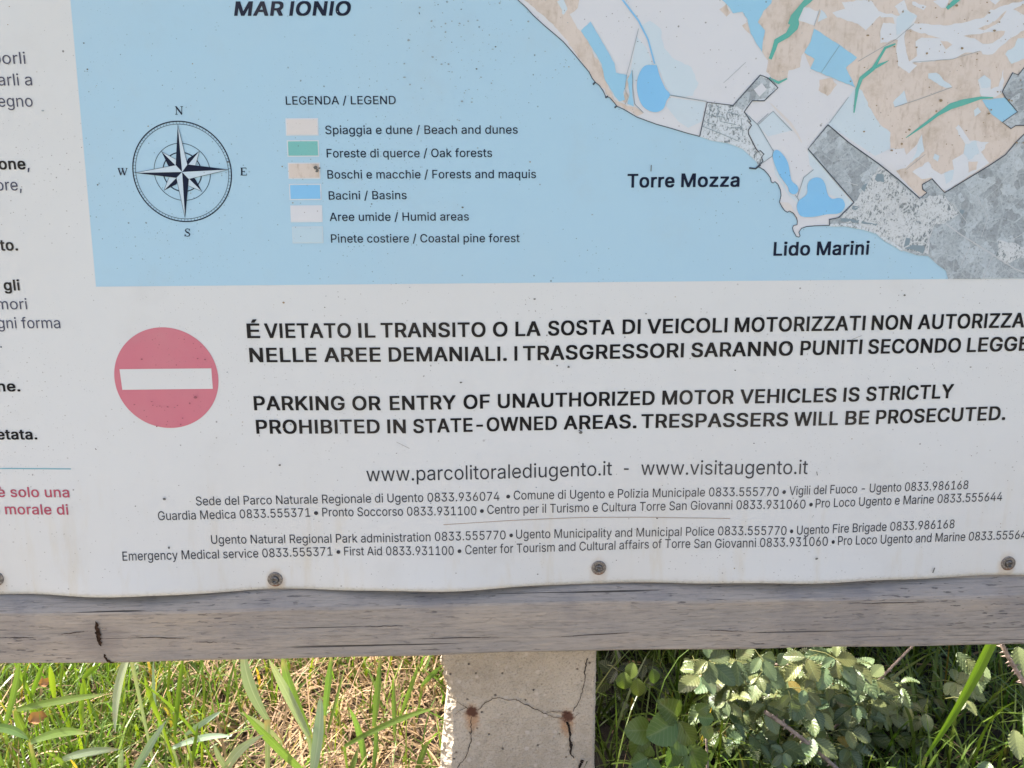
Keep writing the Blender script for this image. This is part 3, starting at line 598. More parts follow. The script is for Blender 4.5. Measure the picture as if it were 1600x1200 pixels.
# ---- lettering
GLYPHS = """ 188
,188|38,-119 68,71 137,71 84,-119
-453|337,244 337,188 114,188 114,244
.188|95,-4 83,-3 73,1 63,9 55,18 51,29 50,41 51,53 55,64 63,73 73,81 83,85 95,87 107,85 118,81 128,73 135,64 140,53 141,41 140,29 135,18 128,9 118,1 107,-3
/249|235,533 71,-76 14,-76 178,533
0453|227,-7 191,-3 158,7 130,24 105,48 85,77 69,113 60,144 53,178 49,214 48,254 49,294 53,330 60,364 69,395 85,431 106,461 130,484 159,502 191,512 227,516 262,512 295,502 323,484 348,461 368,431 384,395 393,364 400,330 404,294 405,254 404,214 400,178 393,144 384,113 368,77 348,48 323,24 295,7 263,-3|227,50 250,52 271,60 290,74 306,92 320,116 330,144 338,176 342,213 344,254 342,295 338,332 330,365 320,393 306,416 290,435 271,449 250,457 227,460 203,457 182,449 163,435 147,416 134,393 123,365 115,332 111,295 109,254 111,213 115,176 123,144 134,116 147,92 163,74 182,60 203,52
1453|76,0 76,55 391,55 391,0|276,509 276,0 212,0 212,448 209,448 86,358 86,427 198,509
3453|247,290 279,286 308,276 333,262 354,244 371,222 383,198 391,173 393,145 390,116 383,90 370,66 354,45 333,27 309,12 281,2 251,-5 218,-7 188,-5 159,1 133,10 108,22 88,38 70,57 57,79 48,104 44,132 109,132 112,115 118,100 126,87 137,76 150,66 165,59 219,50 239,51 258,55 275,61 291,69 304,80 315,93 323,108 328,125 329,145 328,163 323,180 316,196 306,211 292,223 275,234 254,241 229,246 201,248 157,248 157,299 288,448 288,452 70,452 70,509 372,509 372,461 221,289
4453|40,105 40,158 247,509 311,509 109,166 109,163 413,163 413,105|282,0 282,121 282,146 282,318 343,318 343,0
5453|221,-7 192,-5 165,1 140,11 118,25 99,41 83,60 71,82 63,105 60,130 122,130 125,115 130,102 138,89 173,60 221,50 241,51 259,56 276,64 291,75 304,89 314,104 322,122 326,141 328,162 326,183 321,203 314,221 303,237 290,251 275,262 257,270 238,275 218,277 167,268 128,246 67,253 96,509 366,509 366,452 151,452 134,301 136,301 178,325 229,334 252,332 274,328 294,321 313,311 330,299 345,285 358,269 370,251 379,231 386,210 390,187 391,163 388,132 381,102 369,76 352,52 332,32 309,15 282,3 253,-4
6453|196,307 235,314 265,312 291,305 316,295 337,280 355,262 370,240 380,215 387,187 389,157 387,127 379,98 368,73 352,50 333,30 310,14 284,3 257,-4 226,-7 196,-4 168,3 142,15 119,31 100,51 84,74 73,101 66,130 64,162 65,187 71,212 80,239 93,268 112,302 137,340 252,509 322,509 173,293|226,48 245,50 263,55 279,63 293,73 304,86 314,101 322,119 326,137 327,157 326,178 322,196 314,213 304,228 293,241 279,251 263,259 245,264 226,265 207,264 190,259 174,252 160,241 148,229 138,214 131,197 126,179 125,158 126,138 131,119 138,102 148,86 160,73 174,63 190,55 207,50
7453|97,0 323,448 323,452 62,452 62,509 391,509 391,449 165,0
8453|226,-7 193,-5 163,1 136,11 111,25 91,42 74,62 62,84 54,109 52,135 53,156 58,176 65,195 75,212 87,228 101,241 117,252 134,260 153,265 153,267 129,276 109,289 93,308 80,330 73,354 70,380 73,405 79,429 90,450 106,469 124,485 146,498 170,508 197,514 226,516 255,514 282,508 306,498 328,485 346,469 361,450 373,429 379,405 382,380 379,354 372,330 359,308 343,289 323,276 300,267 300,265 319,260 335,252 351,241 365,228 377,212 387,195 395,176 399,156 401,135 398,109 391,84 378,62 362,42 341,25 317,11 289,1 259,-5|226,49 248,50 267,54 285,60 300,69 313,79 323,91 331,106 335,121 337,139 335,157 330,173 322,189 312,202 298,213 283,223 265,230 247,234 226,235 206,234 187,230 169,223 154,213 140,202 130,189 122,173 117,157 115,139 117,121 121,106 129,91 139,79 152,69 167,60 185,54 205,50|226,290 244,291 260,294 274,300 287,308 298,318 307,330 314,344 318,359 319,376 318,392 314,407 308,420 299,432 288,442 275,449 260,455 244,459 226,460 208,459 192,455 177,449 164,442 153,432 145,420 138,407 134,392 133,376 134,359 138,344 145,330 154,318 165,308 178,300 193,294 209,291
9453|257,202 218,195 188,197 161,203 137,214 116,229 98,247 83,269 72,294 66,321 64,352 66,382 73,411 85,436 101,459 120,479 143,494 168,506 196,513 226,516 256,513 285,506 310,494 333,478 352,458 368,434 380,408 387,378 389,347 387,322 382,296 373,270 359,240 340,207 315,168 200,0 130,0 279,216|226,460 207,459 190,454 174,446 160,435 148,423 138,407 131,390 127,372 125,352 127,331 131,313 138,295 148,280 160,268 174,257 190,250 207,245 226,243 245,245 263,249 279,257 293,267 305,280 314,295 322,312 326,330 327,350 326,371 322,390 314,407 305,422 293,435 279,446 263,454 245,459
A480|233,437 222,402 213,371 204,345 197,322 191,302 85,0 16,0 201,509 276,509 463,0 395,0 287,302 280,323 272,346 264,372 255,402 244,438 239,456|110,142 110,199 370,199 370,142
B456|60,0 60,509 241,509 274,507 304,501 329,491 350,477 367,461 381,442 390,421 396,398 398,374 397,353 393,336 387,320 356,286 315,267 315,262 331,260 347,254 363,245 378,234 391,220 402,203 411,184 416,161 418,136 416,111 410,88 400,67 386,48 368,31 344,18 317,8 284,2 247,0|125,57 245,57 281,60 309,67 330,80 344,96 353,115 355,137 354,153 350,169 342,184 333,197 320,209 306,218 289,225 269,229 248,231 125,231|125,285 238,285 256,287 273,290 288,296 302,304 314,314 323,326 330,340 335,355 336,372 333,393 326,412 313,429 294,442 270,449 240,452 125,452
C510|267,-7 235,-5 205,1 177,11 150,25 126,42 104,63 86,88 70,115 57,146 48,179 42,215 40,254 42,293 48,329 57,362 70,393 86,421 104,445 126,466 150,484 177,498 205,508 235,514 267,516 293,514 317,511 340,504 362,496 383,485 402,471 419,456 435,438 448,418 459,397 467,373 473,348 408,348 389,395 357,428 315,449 267,456 237,453 209,445 184,432 161,414 141,391 125,364 113,332 106,295 103,254 106,213 113,177 125,145 141,117 161,94 184,76 210,63 237,56 267,53 315,60 357,81 389,114 408,160 473,160 467,135 459,112 448,91 435,71 420,53 402,38 383,24 363,13 341,5 317,-2 293,-6
D502|219,0 96,0 96,57 215,57 254,60 288,68 318,81 343,99 363,122 379,149 390,181 397,216 399,255 397,294 390,329 379,361 364,388 344,410 320,428 291,441 258,449 221,452 93,452 93,509 225,509 261,507 294,501 325,492 353,478 385,455 412,426 433,391 446,361 455,329 460,293 462,255 460,217 455,181 446,149 433,119 417,92 398,68 376,48 351,31 322,17 291,8 256,2|125,509 125,0 60,0 60,509
E419|60,0 60,509 372,509 372,452 125,452 125,286 355,286 355,229 125,229 125,57 375,57 375,0
F410|60,0 60,509 369,509 369,452 125,452 125,278 346,278 346,221 125,221 125,0
G520|283,199 283,256 478,256 478,200 475,160 466,124 451,91 431,62 406,38 377,19 344,5 308,-4 269,-7 236,-5 205,1 176,11 149,25 125,43 104,64 85,88 69,116 57,146 47,179 42,215 40,254 42,293 47,329 57,362 69,393 85,421 103,445 125,466 149,484 175,498 203,508 233,514 265,516 291,514 316,510 340,504 363,494 384,483 403,469 421,453 436,436 449,416 460,395 468,373 474,349 408,349 387,393 356,427 315,448 265,456 236,453 209,445 183,432 160,414 141,392 125,364 113,332 106,295 103,254 106,213 113,177 125,145 141,117 161,95 184,76 210,63 238,56 269,53 296,55 322,61 345,71 365,85 382,102 396,123 407,147 413,173 415,199
H517|60,0 60,509 125,509 125,289 392,289 392,509 457,509 457,0 392,0 392,232 125,232 125,0
I187|60,0 60,509 125,509 125,0
J396|185,-7 143,-2 106,11 75,33 57,55 44,81 36,111 33,145 33,173 98,173 98,145 100,117 108,93 122,74 139,61 160,53 185,50 209,53 230,61 248,74 261,93 269,117 272,145 272,509 336,509 336,145 334,111 326,81 313,55 294,33 263,11 227,-2
K467|104,145 104,216 139,261 174,303 212,344 364,509 448,509 231,276 228,276|60,0 60,509 125,509 125,334 124,225 125,193 125,0|372,0 188,259 228,309 449,0
L393|60,0 60,509 125,509 125,57 361,57 361,0
M628|60,0 60,509 150,509 314,80 478,509 568,509 568,0 504,0 504,420 342,0 286,0 122,420 122,0
N523|60,0 60,509 136,509 399,108 399,509 463,509 463,0 387,0 125,401 125,0
O533|267,-7 235,-5 205,1 177,11 150,25 126,42 105,63 86,88 70,115 57,146 48,179 42,215 40,254 42,293 48,329 57,362 70,393 86,421 105,445 126,466 150,484 177,498 205,508 235,514 267,516 299,514 329,508 357,498 384,484 408,466 429,445 448,421 464,393 477,362 486,329 491,293 493,254 491,215 486,179 477,146 464,115 448,88 429,63 408,42 384,25 357,11 329,1 299,-5|267,53 296,55 324,63 349,76 372,94 392,116 408,144 420,176 428,213 430,254 428,295 420,332 408,365 392,392 372,415 349,433 324,446 296,453 267,456 237,453 210,445 184,433 161,415 142,392 125,364 113,332 106,295 103,254 106,213 113,176 125,144 142,117 161,94 184,76 210,63 237,55
P445|60,0 60,509 125,509 125,0|100,509 235,509 272,506 305,499 332,487 356,471 375,452 390,430 400,404 407,377 409,348 407,318 400,291 390,265 375,243 356,223 332,207 305,195 272,188 235,186 100,186 100,242 233,242 257,244 279,248 297,256 312,266 324,279 333,294 339,310 343,328 344,348 343,367 339,385 333,402 324,416 312,428 297,439 279,446 257,451 232,452 100,452
R449|60,0 60,509 125,509 125,0|100,509 236,509 273,506 305,500 333,489 356,473 376,455 390,433 401,408 407,381 409,352 407,323 401,296 390,271 376,250 356,232 333,217 305,206 273,200 236,198 100,198 100,255 234,255 258,256 280,260 298,267 313,276 325,287 334,300 340,316 344,333 345,352 344,371 340,389 334,405 325,419 313,430 298,440 279,446 258,451 233,452 100,452|353,0 230,229 303,229 428,0
S447|224,-9 188,-7 156,-1 128,9 102,23 81,40 64,60 51,83 42,109 38,137 104,137 108,118 114,102 123,88 136,76 150,66 166,59 224,49 246,50 267,54 286,60 303,69 317,79 329,92 338,106 344,122 346,139 344,154 340,168 332,179 296,205 245,222 184,239 145,253 112,269 86,289 67,313 56,341 52,372 54,400 62,425 75,448 92,468 113,484 138,498 165,508 195,514 227,516 259,514 289,508 316,498 340,484 360,468 377,449 390,427 398,403 401,378 337,378 332,402 320,421 302,437 280,449 254,456 225,459 204,457 185,454 167,448 152,440 139,430 129,418 121,405 117,391 115,376 117,359 122,345 131,334 169,308 212,293 264,279 312,264 359,238 395,198 402,180 407,161 408,139 406,112 399,87 386,64 370,43 349,25 323,11 294,0 261,-7
T449|32,452 32,509 417,509 417,452 257,452 257,0 193,0 193,452
U517|259,-8 220,-6 186,2 154,15 126,33 103,55 85,80 71,108 63,140 60,173 60,509 124,509 124,178 126,155 132,133 141,113 153,95 169,80 187,68 208,59 232,53 259,52 285,53 309,59 331,68 349,80 364,95 377,113 385,133 391,155 393,178 393,509 457,509 457,173 454,140 446,108 433,80 414,55 391,33 363,15 332,2 297,-6
V480|247,71 257,107 267,138 276,165 283,187 290,206 395,509 463,509 278,0 204,0 16,509 84,509 192,206 199,187 207,164 215,137 225,106 236,71 242,53
W686|335,395 318,323 230,0 155,0 16,509 82,509 163,196 175,145 187,94 193,61 200,94 211,145 224,196 306,509 380,509 462,196 474,145 486,94 492,62 499,94 510,145 523,196 603,509 670,509 530,0 455,0 368,323 351,391 343,437
Y472|251,293 280,344 381,509 455,509 268,208 268,0 203,0 203,208 16,509 91,509 192,344 222,292 237,260
Z438|152,57 214,57 399,57 399,0 42,0 42,46 273,385 306,431 323,453 285,452 223,452 40,452 40,509 397,509 397,462 169,129 134,81 114,55
_319|319,0 319,-56 0,-56 0,0
a389|160,-9 137,-7 115,-3 94,5 76,15 60,29 48,45 38,63 32,84 30,108 32,128 36,146 43,161 53,174 64,184 78,193 125,211 178,220 200,223 218,225 234,227 265,235 271,240 274,246 276,255 276,257 267,297 240,322 227,327 212,330 196,331 149,322 118,301 100,274 41,291 51,313 64,331 79,346 95,358 114,368 133,375 194,384 239,379 286,360 300,350 312,336 322,320 330,301 335,278 337,251 337,0 277,0 277,52 272,52 252,25 215,1 199,-4 181,-7|170,45 192,47 211,51 228,59 242,68 254,80 263,93 270,108 274,122 276,138 276,190 259,182 231,176 200,171 175,168 134,159 103,139 97,130 93,118 92,105 102,72 130,52
b424|229,-8 208,-7 189,-3 172,4 138,31 118,59 112,59 112,0 53,0 53,509 114,509 114,319 118,319 137,346 171,373 188,379 207,383 229,384 259,382 287,374 313,361 335,342 354,320 370,293 381,261 388,227 390,189 388,151 381,116 370,84 355,57 336,34 313,16 288,3 260,-6|220,47 242,49 262,55 279,66 294,80 306,97 316,117 323,139 327,163 328,189 327,215 323,239 316,261 307,281 295,298 280,311 262,322 243,328 220,330 198,328 178,322 161,312 147,299 134,282 125,263 118,241 114,216 113,189 114,162 118,138 125,115 135,95 147,78 162,65 179,55 198,49
c396|207,-8 174,-5 144,3 117,16 93,35 72,58 56,85 44,116 37,150 34,187 37,225 44,260 56,291 72,318 93,341 117,360 144,374 174,382 207,384 260,377 305,356 340,322 362,277 303,262 290,289 270,311 242,325 207,330 184,328 163,321 145,310 130,296 118,278 108,258 102,236 98,212 96,187 98,163 102,139 108,117 118,97 130,80 145,66 163,55 184,49 207,46 243,52 271,66 292,89 304,117 363,102 341,56 306,21 261,-1
d424|195,-8 165,-6 137,3 111,16 89,34 70,57 55,84 43,116 36,151 34,189 36,227 43,261 55,293 70,320 89,342 112,361 137,374 165,382 196,384 218,383 237,379 253,373 287,346 306,319 311,319 311,509 372,509 372,0 313,0 313,59 307,59 287,31 252,4 236,-3 217,-7|205,47 226,49 246,55 263,65 278,78 290,95 299,115 306,138 310,162 312,189 310,216 306,241 300,263 290,282 278,299 263,312 246,322 227,328 205,330 182,328 162,322 145,311 130,298 118,281 108,261 102,239 98,215 96,189 98,163 102,139 109,117 118,97 130,80 145,66 162,55 182,49
e404|308,226 304,248 298,269 288,286 277,301 263,314 246,323 227,328 205,330 183,328 164,323 146,313 131,301 119,286 109,270 102,251 97,231 96,211 96,178 98,151 102,127 110,106 121,88 135,73 151,61 169,53 190,48 212,46 254,53 285,73 306,105 365,91 358,72 348,55 335,39 320,26 302,14 283,4 261,-3 237,-7 212,-8 177,-5 145,3 117,16 92,35 72,58 56,85 44,116 37,150 34,187 36,224 44,258 55,290 71,317 91,340 115,359 142,373 172,382 205,384 266,374 285,366 303,355 319,341 334,324 347,305 357,282 365,256 370,227 371,194 371,169 75,169 75,221 308,221
f254|228,379 228,327 6,327 6,379|81,0 81,432 82,452 87,470 96,486 107,499 120,510 135,519 187,530 222,527 243,521 227,468 215,472 195,474 178,472 164,468 154,460 147,449 143,435 142,419 142,0
g425|207,-151 180,-149 156,-146 134,-140 114,-132 97,-122 82,-110 51,-69 101,-41 122,-66 154,-88 169,-93 187,-96 207,-97 236,-95 261,-87 282,-75 298,-58 308,-34 311,-6 311,68 306,68 287,41 252,16 236,10 217,6 195,5 165,7 138,14 113,27 90,43 71,65 55,90 43,120 36,154 34,191 36,229 43,263 55,293 71,320 90,342 112,361 138,374 166,382 196,384 218,383 237,379 253,373 288,346 308,319 313,319 313,379 372,379 372,-9 370,-40 363,-67 350,-90 334,-109 314,-124 291,-136 265,-144 237,-149|205,59 227,61 246,66 264,75 278,87 290,103 300,121 307,142 311,166 312,193 311,219 307,242 300,264 291,283 279,299 264,312 247,322 227,328 205,330 182,328 163,322 145,312 130,298 118,282 109,262 102,241 98,218 96,193 98,167 102,144 109,123 118,104 131,88 145,76 163,66 183,61
h410|116,319 132,344 152,362 175,374 200,382 227,384 252,383 275,377 295,369 313,356 328,340 341,321 350,298 355,271 357,240 357,0 296,0 296,235 293,263 286,286 273,304 256,318 235,326 210,329 192,328 176,324 161,317 147,308 136,297 126,283 119,266 115,248 114,227 114,0 53,0 53,509 114,509 114,314
i167|53,0 53,379 114,379 114,0|84,443 73,444 63,448 54,455 47,463 43,472 41,483 43,494 47,504 54,512 63,518 73,522 84,524 95,522 105,518 114,512 121,504 125,494 126,483 125,472 121,463 114,455 105,448 95,444
k381|110,137 110,212 121,212 284,379 360,379 184,199 177,199|53,0 53,509 114,509 114,0|294,0 148,186 191,229 372,0
l167|53,0 53,509 114,509 114,0
m610|318,312 326,329 337,343 381,375 398,381 417,385 437,386 458,385 478,380 497,372 514,361 529,346 541,328 550,307 555,283 557,255 557,0 496,0 496,254 493,279 485,298 473,313 456,323 438,329 419,330 402,329 387,326 374,320 345,290 335,247 335,0 274,0 274,260 272,280 265,297 253,311 238,322 220,328 199,330 158,320 145,312 135,302 126,289 119,274 115,257 114,238 114,0 53,0 53,379 112,379 112,308 114,314 122,331 132,346 172,376 219,386 245,383 268,375 287,361 303,342 314,320 317,309
n410|116,319 132,344 152,362 175,374 200,382 227,384 252,383 275,377 295,369 313,356 328,340 341,321 350,298 355,271 357,240 357,0 296,0 296,235 293,263 286,286 273,304 256,318 235,326 210,329 192,328 176,324 161,317 147,308 136,297 126,283 119,266 115,248 114,227 114,0 53,0 53,379 112,379 112,310
o415|207,-8 174,-5 144,3 117,16 93,35 72,58 56,85 44,116 37,150 34,187 37,225 44,260 56,291 72,318 93,341 117,360 144,374 174,382 207,384 241,382 271,374 299,360 323,341 343,318 359,291 371,260 379,225 381,187 379,150 371,116 359,85 343,58 323,35 299,16 271,3 241,-5|207,46 231,49 252,55 270,66 285,80 298,97 307,117 314,139 318,163 319,187 318,212 314,236 307,258 298,278 285,296 270,310 252,321 231,328 207,330 184,328 163,321 145,310 130,296 118,278 108,258 102,236 98,212 96,187 98,163 102,139 108,117 118,97 130,80 145,66 163,55 184,49
p424|53,-143 53,379 112,379 112,319 118,319 137,346 171,373 188,379 207,383 229,384 259,382 287,374 313,361 335,342 354,320 370,293 381,261 388,227 390,189 388,151 381,116 370,84 355,57 336,34 313,16 288,3 260,-6 229,-8 208,-7 189,-3 173,4 138,31 118,59 114,59 114,-143|220,47 242,49 262,55 279,66 294,80 306,97 316,117 323,139 327,163 328,189 327,215 323,239 316,261 307,281 295,298 280,311 262,322 243,328 220,330 198,328 178,322 161,312 147,299 134,282 125,263 118,241 114,216 113,189 114,162 118,138 125,115 135,95 147,78 162,65 179,55 198,49
q424|372,-143 311,-143 311,59 306,59 287,31 252,4 236,-3 217,-7 195,-8 165,-6 137,3 111,16 89,34 70,57 55,84 43,116 36,151 34,189 36,227 43,261 55,293 70,320 89,342 112,361 137,374 165,382 196,384 218,383 237,379 253,373 287,346 307,319 313,319 313,379 372,379|205,47 226,49 246,55 263,65 278,78 290,95 299,115 306,138 310,162 312,189 310,216 306,241 300,263 290,282 278,299 263,312 246,322 227,328 205,330 182,328 162,322 145,311 130,298 118,281 108,261 102,239 98,215 96,189 98,163 102,139 109,117 118,97 130,80 145,66 162,55 182,49
r259|53,0 53,379 112,379 112,321 115,321 124,339 137,354 152,367 171,377 191,383 213,385 229,384 243,384 243,322 230,324 207,326 190,324 174,321 159,315 146,306 135,296 126,284 119,269 115,254 114,237 114,0
s365|182,-8 157,-7 133,-3 112,3 93,12 76,24 62,38 50,54 41,73 36,94 94,107 101,87 111,72 124,60 141,52 160,47 181,45 206,47 227,53 244,62 258,74 265,88 268,103 266,115 262,126 254,136 243,144 229,150 212,155 149,170 118,180 92,192 72,208 58,227 50,249 47,274 49,295 55,314 65,332 79,347 95,360 115,370 137,378 161,383 187,384 212,383 234,379 254,372 271,363 286,352 299,339 324,290 268,277 262,291 254,304 243,316 228,325 210,331 187,333 166,331 147,326 131,317 119,305 111,292 109,277 110,264 115,253 124,243 136,235 152,229 172,223 229,209 261,200 287,187 306,171 320,153 328,131 331,107 329,85 323,65 312,47 298,31 281,18 260,6 236,-2 210,-7
t227|204,379 204,327 6,327 6,379|65,471 126,471 126,98 127,83 130,70 136,61 144,55 156,51 170,50 185,51 202,54 213,2 192,-3 168,-4 138,-1 113,7 92,21 77,41 68,64 65,93
u410|294,60 277,35 257,17 234,5 209,-3 182,-5 158,-3 135,2 115,11 97,23 82,39 69,59 60,82 54,109 53,139 53,379 114,379 114,144 116,117 124,94 137,75 154,61 175,53 200,50 218,51 234,55 249,62 263,71 274,83 283,97 290,113 295,132 296,153 296,379 357,379 357,0 298,0 298,70
v389|203,87 224,155 305,379 371,379 226,0 163,0 17,379 84,379 165,155 187,87 195,59
w567|277,280 263,225 248,172 199,0 138,0 23,379 87,379 133,214 154,137 170,64 186,135 206,214 252,379 316,379 362,214 382,136 397,66 413,135 434,214 480,379 545,379 429,0 368,0 319,172 305,225 291,280 284,309
x379|178,136 148,85 91,0 21,0 155,195 29,379 100,379 147,306 179,253 191,233 202,253 233,306 282,379 352,379 224,192 358,0 287,0 231,85 200,136 189,155
y389|202,87 224,155 305,379 371,379 204,-58 177,-107 139,-136 91,-145 65,-143 47,-139 61,-86 71,-87 104,-89 130,-74 138,-64 145,-51 151,-36 163,-1 17,379 84,379 165,155 187,87 195,60
z380|42,0 42,46 254,320 254,323 48,323 48,379 333,379 333,331 126,60 126,56 339,56 339,0
É419|60,0 60,509 372,509 372,452 125,452 125,286 355,286 355,229 125,229 125,57 375,57 375,0|191,558 239,659 307,659 241,558
è404|308,226 304,248 298,269 288,286 277,301 263,314 246,323 227,328 205,330 183,328 164,323 146,313 131,301 119,286 109,270 102,251 97,231 96,211 96,178 98,151 102,127 110,106 121,88 135,73 151,61 169,53 190,48 212,46 254,53 285,73 306,105 365,91 358,72 348,55 335,39 320,26 302,14 283,4 261,-3 237,-7 212,-8 177,-5 145,3 117,16 92,35 72,58 56,85 44,116 37,150 34,187 36,224 44,258 55,290 71,317 91,340 115,359 142,373 172,382 205,384 266,374 285,366 303,355 319,341 334,324 347,305 357,282 365,256 370,227 371,194 371,169 75,169 75,221 308,221|180,429 114,529 182,529 230,429
•389|194,93 175,94 156,99 139,107 124,118 111,131 100,147 92,164 87,182 85,202 87,221 92,240 100,257 111,272 124,285 139,296 156,305 175,309 194,311 214,309 232,305 249,296 265,285 278,272 289,257 297,240 302,221 304,202 302,182 297,164 289,147 278,131 265,118 249,107 232,99 214,94"""
ALPHA = {}
for row in GLYPHS.split('\n'):
    q = row[1:].split('|'); ALPHA[row[0]] = (int(q[0]), [[tuple(map(int, p.split(','))) for p in l.split(' ')] for l in q[1:]])
_cache = {}
def glyph(ch):                                # outline letter -> filled flat mesh (verts in em, faces)
    if ch not in _cache:
        loops = [[(x/1000, y/1000) for x, y in l] for l in ALPHA[ch][1]]
        area = lambda l: sum(l[i][0]*l[(i+1) % len(l)][1]-l[(i+1) % len(l)][0]*l[i][1] for i in range(len(l)))/2
        def inside(p, l):
            r = False
            for i in range(len(l)):
                (x0, y0), (x1, y1) = l[i-1], l[i]
                if (y0 > p[1]) != (y1 > p[1]) and p[0] < (x1-x0)*(p[1]-y0)/(y1-y0)+x0: r = not r
            return r
        big = max(loops, key=lambda l: abs(area(l))); sg = 1 if area(big) > 0 else -1
        outer = [l for l in loops if area(l)*sg > 0]; holes = [l for l in loops if area(l)*sg < 0]
        V, Fc = [], []
        for gi, o in enumerate(outer):         # strokes may overlap: each is filled by itself, a hair above the last
            grp = [o]+[h for h in holes if inside(h[0], o)]
            pts = [p for l in grp for p in l]; n0 = len(V)
            V += [(x, y, gi*.03) for x, y in pts]
            for t in tessellate_polygon([[Vector((x, y, 0)) for x, y in l] for l in grp]):
                q = [pts[i] for i in t]; ar = area(q)
                if abs(ar) > 1e-9: Fc.append([n0+i for i in (t if ar > 0 else t[::-1])])
        _cache[ch] = (np.array(V), Fc)
    return _cache[ch]
def glyphs(text, off):
    """bold letters are the same outline laid five times, shifted by half the extra stroke width"""
    V, Fc, n, x = [], [], 0, 0.0
    for ch in text:
        if ch != ' ':
            G, gf = glyph(ch)
            for k, (dx, dy) in enumerate([(0, 0)] if not off else [(off, off*.6), (off, -off*.6), (-off, off*.6), (-off, -off*.6), (0, 0)]):
                V += [(p[0]+x+dx, p[1]+dy, k*.12+p[2]) for p in G]; Fc += [[n+i for i in f] for f in gf]; n += len(G)
        x += ALPHA[ch][0]/1000+off*1.2
    return np.array(V), Fc
def lettering(name, words, basepts, cap, key, off=0.0, lay=4, shear=0.0, label=None):
    """words: (text, x0, x1) in photo pixels along a baseline given by basepts"""
    V, Fc = [], []
    bx = [p[0] for p in basepts]; by = [p[1] for p in basepts]
    H = glyphs('H', off)[0]; caph = H[:, 1].max(); cz0 = H[:, 1].min()
    for text, x0, x1 in words:
        G, gf = glyphs(text, off)
        lo, hi = G[:, 0].min(), G[:, 0].max(); xm = (x0+x1)/2; ym = np.interp(xm, bx, by)
        capm = P(xm, ym-cap)[1]-P(xm, ym)[1]
        n0 = len(V)
        for q in G:
            px = x0+(q[0]-lo)/(hi-lo)*(x1-x0)
            X, Z = P(px, np.interp(px, bx, by)); t = (q[1]-cz0)/(caph-cz0)*capm
            X += shear*t; Z += t
            V.append((X, -bulge(X, Z)-(lay+q[2])*LAYER, Z))
        Fc += [[n0+i for i in f] for f in gf]
    o = mesh_obj(name, V, Fc, M[key], PANEL, BASE)
    if label: o['label'] = label
    return o
B = .0200
lettering('place_name', [('MAR', 366, 442), ('IONIO', 452, 546.5)], [(366, 25), (546, 24.6)], 22.6, 'navy', .025, shear=.2, label='words MAR IONIO on the sea')
lettering('place_name', [('Torre', 980, 1053.5), ('Mozza', 1064, 1155)], [(980, 293.3), (1155, 291.8)], 21.5, 'navy', B, label='words Torre Mozza on the sea')
lettering('place_name', [('Lido', 1208, 1265), ('Marini', 1275.5, 1357)], [(1208, 399.7), (1357, 398)], 21.5, 'navy', B, label='words Lido Marini on the sea')
for t, x0, x1, y, c_ in (('LEGENDA / LEGEND', 447, 618.5, 163.7, 13), ('Spiaggia e dune / Beach and dunes', 508.6, 809, 209.8, 13.3), ('Foreste di querce / Oak forests', 510.8, 769, 246.2, 13.3), ('Boschi e macchie / Forests and maquis', 512, 837.5, 279.2, 13.2), ('Bacini / Basins', 514, 635.6, 312, 13), ('Aree umide / Humid areas', 515.4, 732.7, 345.4, 13), ('Pinete costiere / Coastal pine forest', 517.6, 812, 379.2, 13)):
    lettering('legend_text', [(t, x0, x1)], [(x0, y), (x1, y-.8)], c_, 'navy', .005)
lettering('prohibition_text', [('É', 386.6, 406.9), ('VIETATO', 414, 549), ('IL', 560.3, 587), ('TRANSITO', 595.3, 758.8), ('O', 770.3, 793), ('LA', 805.3, 844.7), ('SOSTA', 856.3, 960), ('DI', 972.5, 1000.6), ('VEICOLI', 1011, 1136), ('MOTORIZZATI', 1147.5, 1351), ('NON', 1361, 1423.4), ('AUTORIZZATI', 1433.4, 1625)],
          [(386, 528.4), (550, 527.8), (758, 526.4), (960, 522.4), (1136, 519.4), (1351, 516), (1597, 511.6)], 23.0, 'black', B)
lettering('prohibition_text', [('NELLE', 390.6, 495.3), ('AREE', 507, 595.3), ('DEMANIALI.', 607.8, 792), ('I', 803.8, 808.4), ('TRASGRESSORI', 817, 1068), ('SARANNO', 1079.7, 1238), ('PUNITI', 1250, 1346), ('SECONDO', 1355.6, 1500), ('LEGGE', 1510, 1606)],
          [(390, 566), (600, 565.3), (792, 563.8), (1068, 558.4), (1238, 555.5), (1346, 553), (1500, 550.6), (1600, 548)], 22.6, 'black', B)
lettering('prohibition_text', [('PARKING', 397.5, 539), ('OR', 551, 595.3), ('ENTRY', 609.4, 712.5), ('OF', 724.4, 765.6), ('UNAUTHORIZED', 778, 1022.5), ('MOTOR', 1034.4, 1146), ('VEHICLES', 1156, 1306), ('IS', 1317, 1342), ('STRICTLY', 1352.5, 1488.4)],
          [(397, 641), (595, 641), (712, 639.5), (778, 637.8), (1022, 632.6), (1146, 630.8), (1306, 628.2), (1488, 622)], 22.2, 'black', B)
lettering('prohibition_text', [('PROHIBITED', 401, 593.8), ('IN', 605.6, 634.4), ('STATE-OWNED', 646, 870), ('AREAS.', 880.6, 994.4), ('TRESPASSERS', 1001.6, 1230.6), ('WILL', 1239.7, 1308.8), ('BE', 1320, 1357), ('PROSECUTED.', 1368, 1570)],
          [(401, 677.7), (634, 677), (870, 671.5), (994, 669), (1230, 666), (1357, 663), (1570, 656)], 21.8, 'black', B)
lettering('web_address', [('www.parcolitoralediugento.it', 573, 956), ('-', 974.5, 982), ('www.visitaugento.it', 1001.5, 1261.5)], [(573, 752), (760, 748.5), (956, 742.3), (1001, 742), (1261, 740.6)], 22.0, 'grey')
CT = 13.7
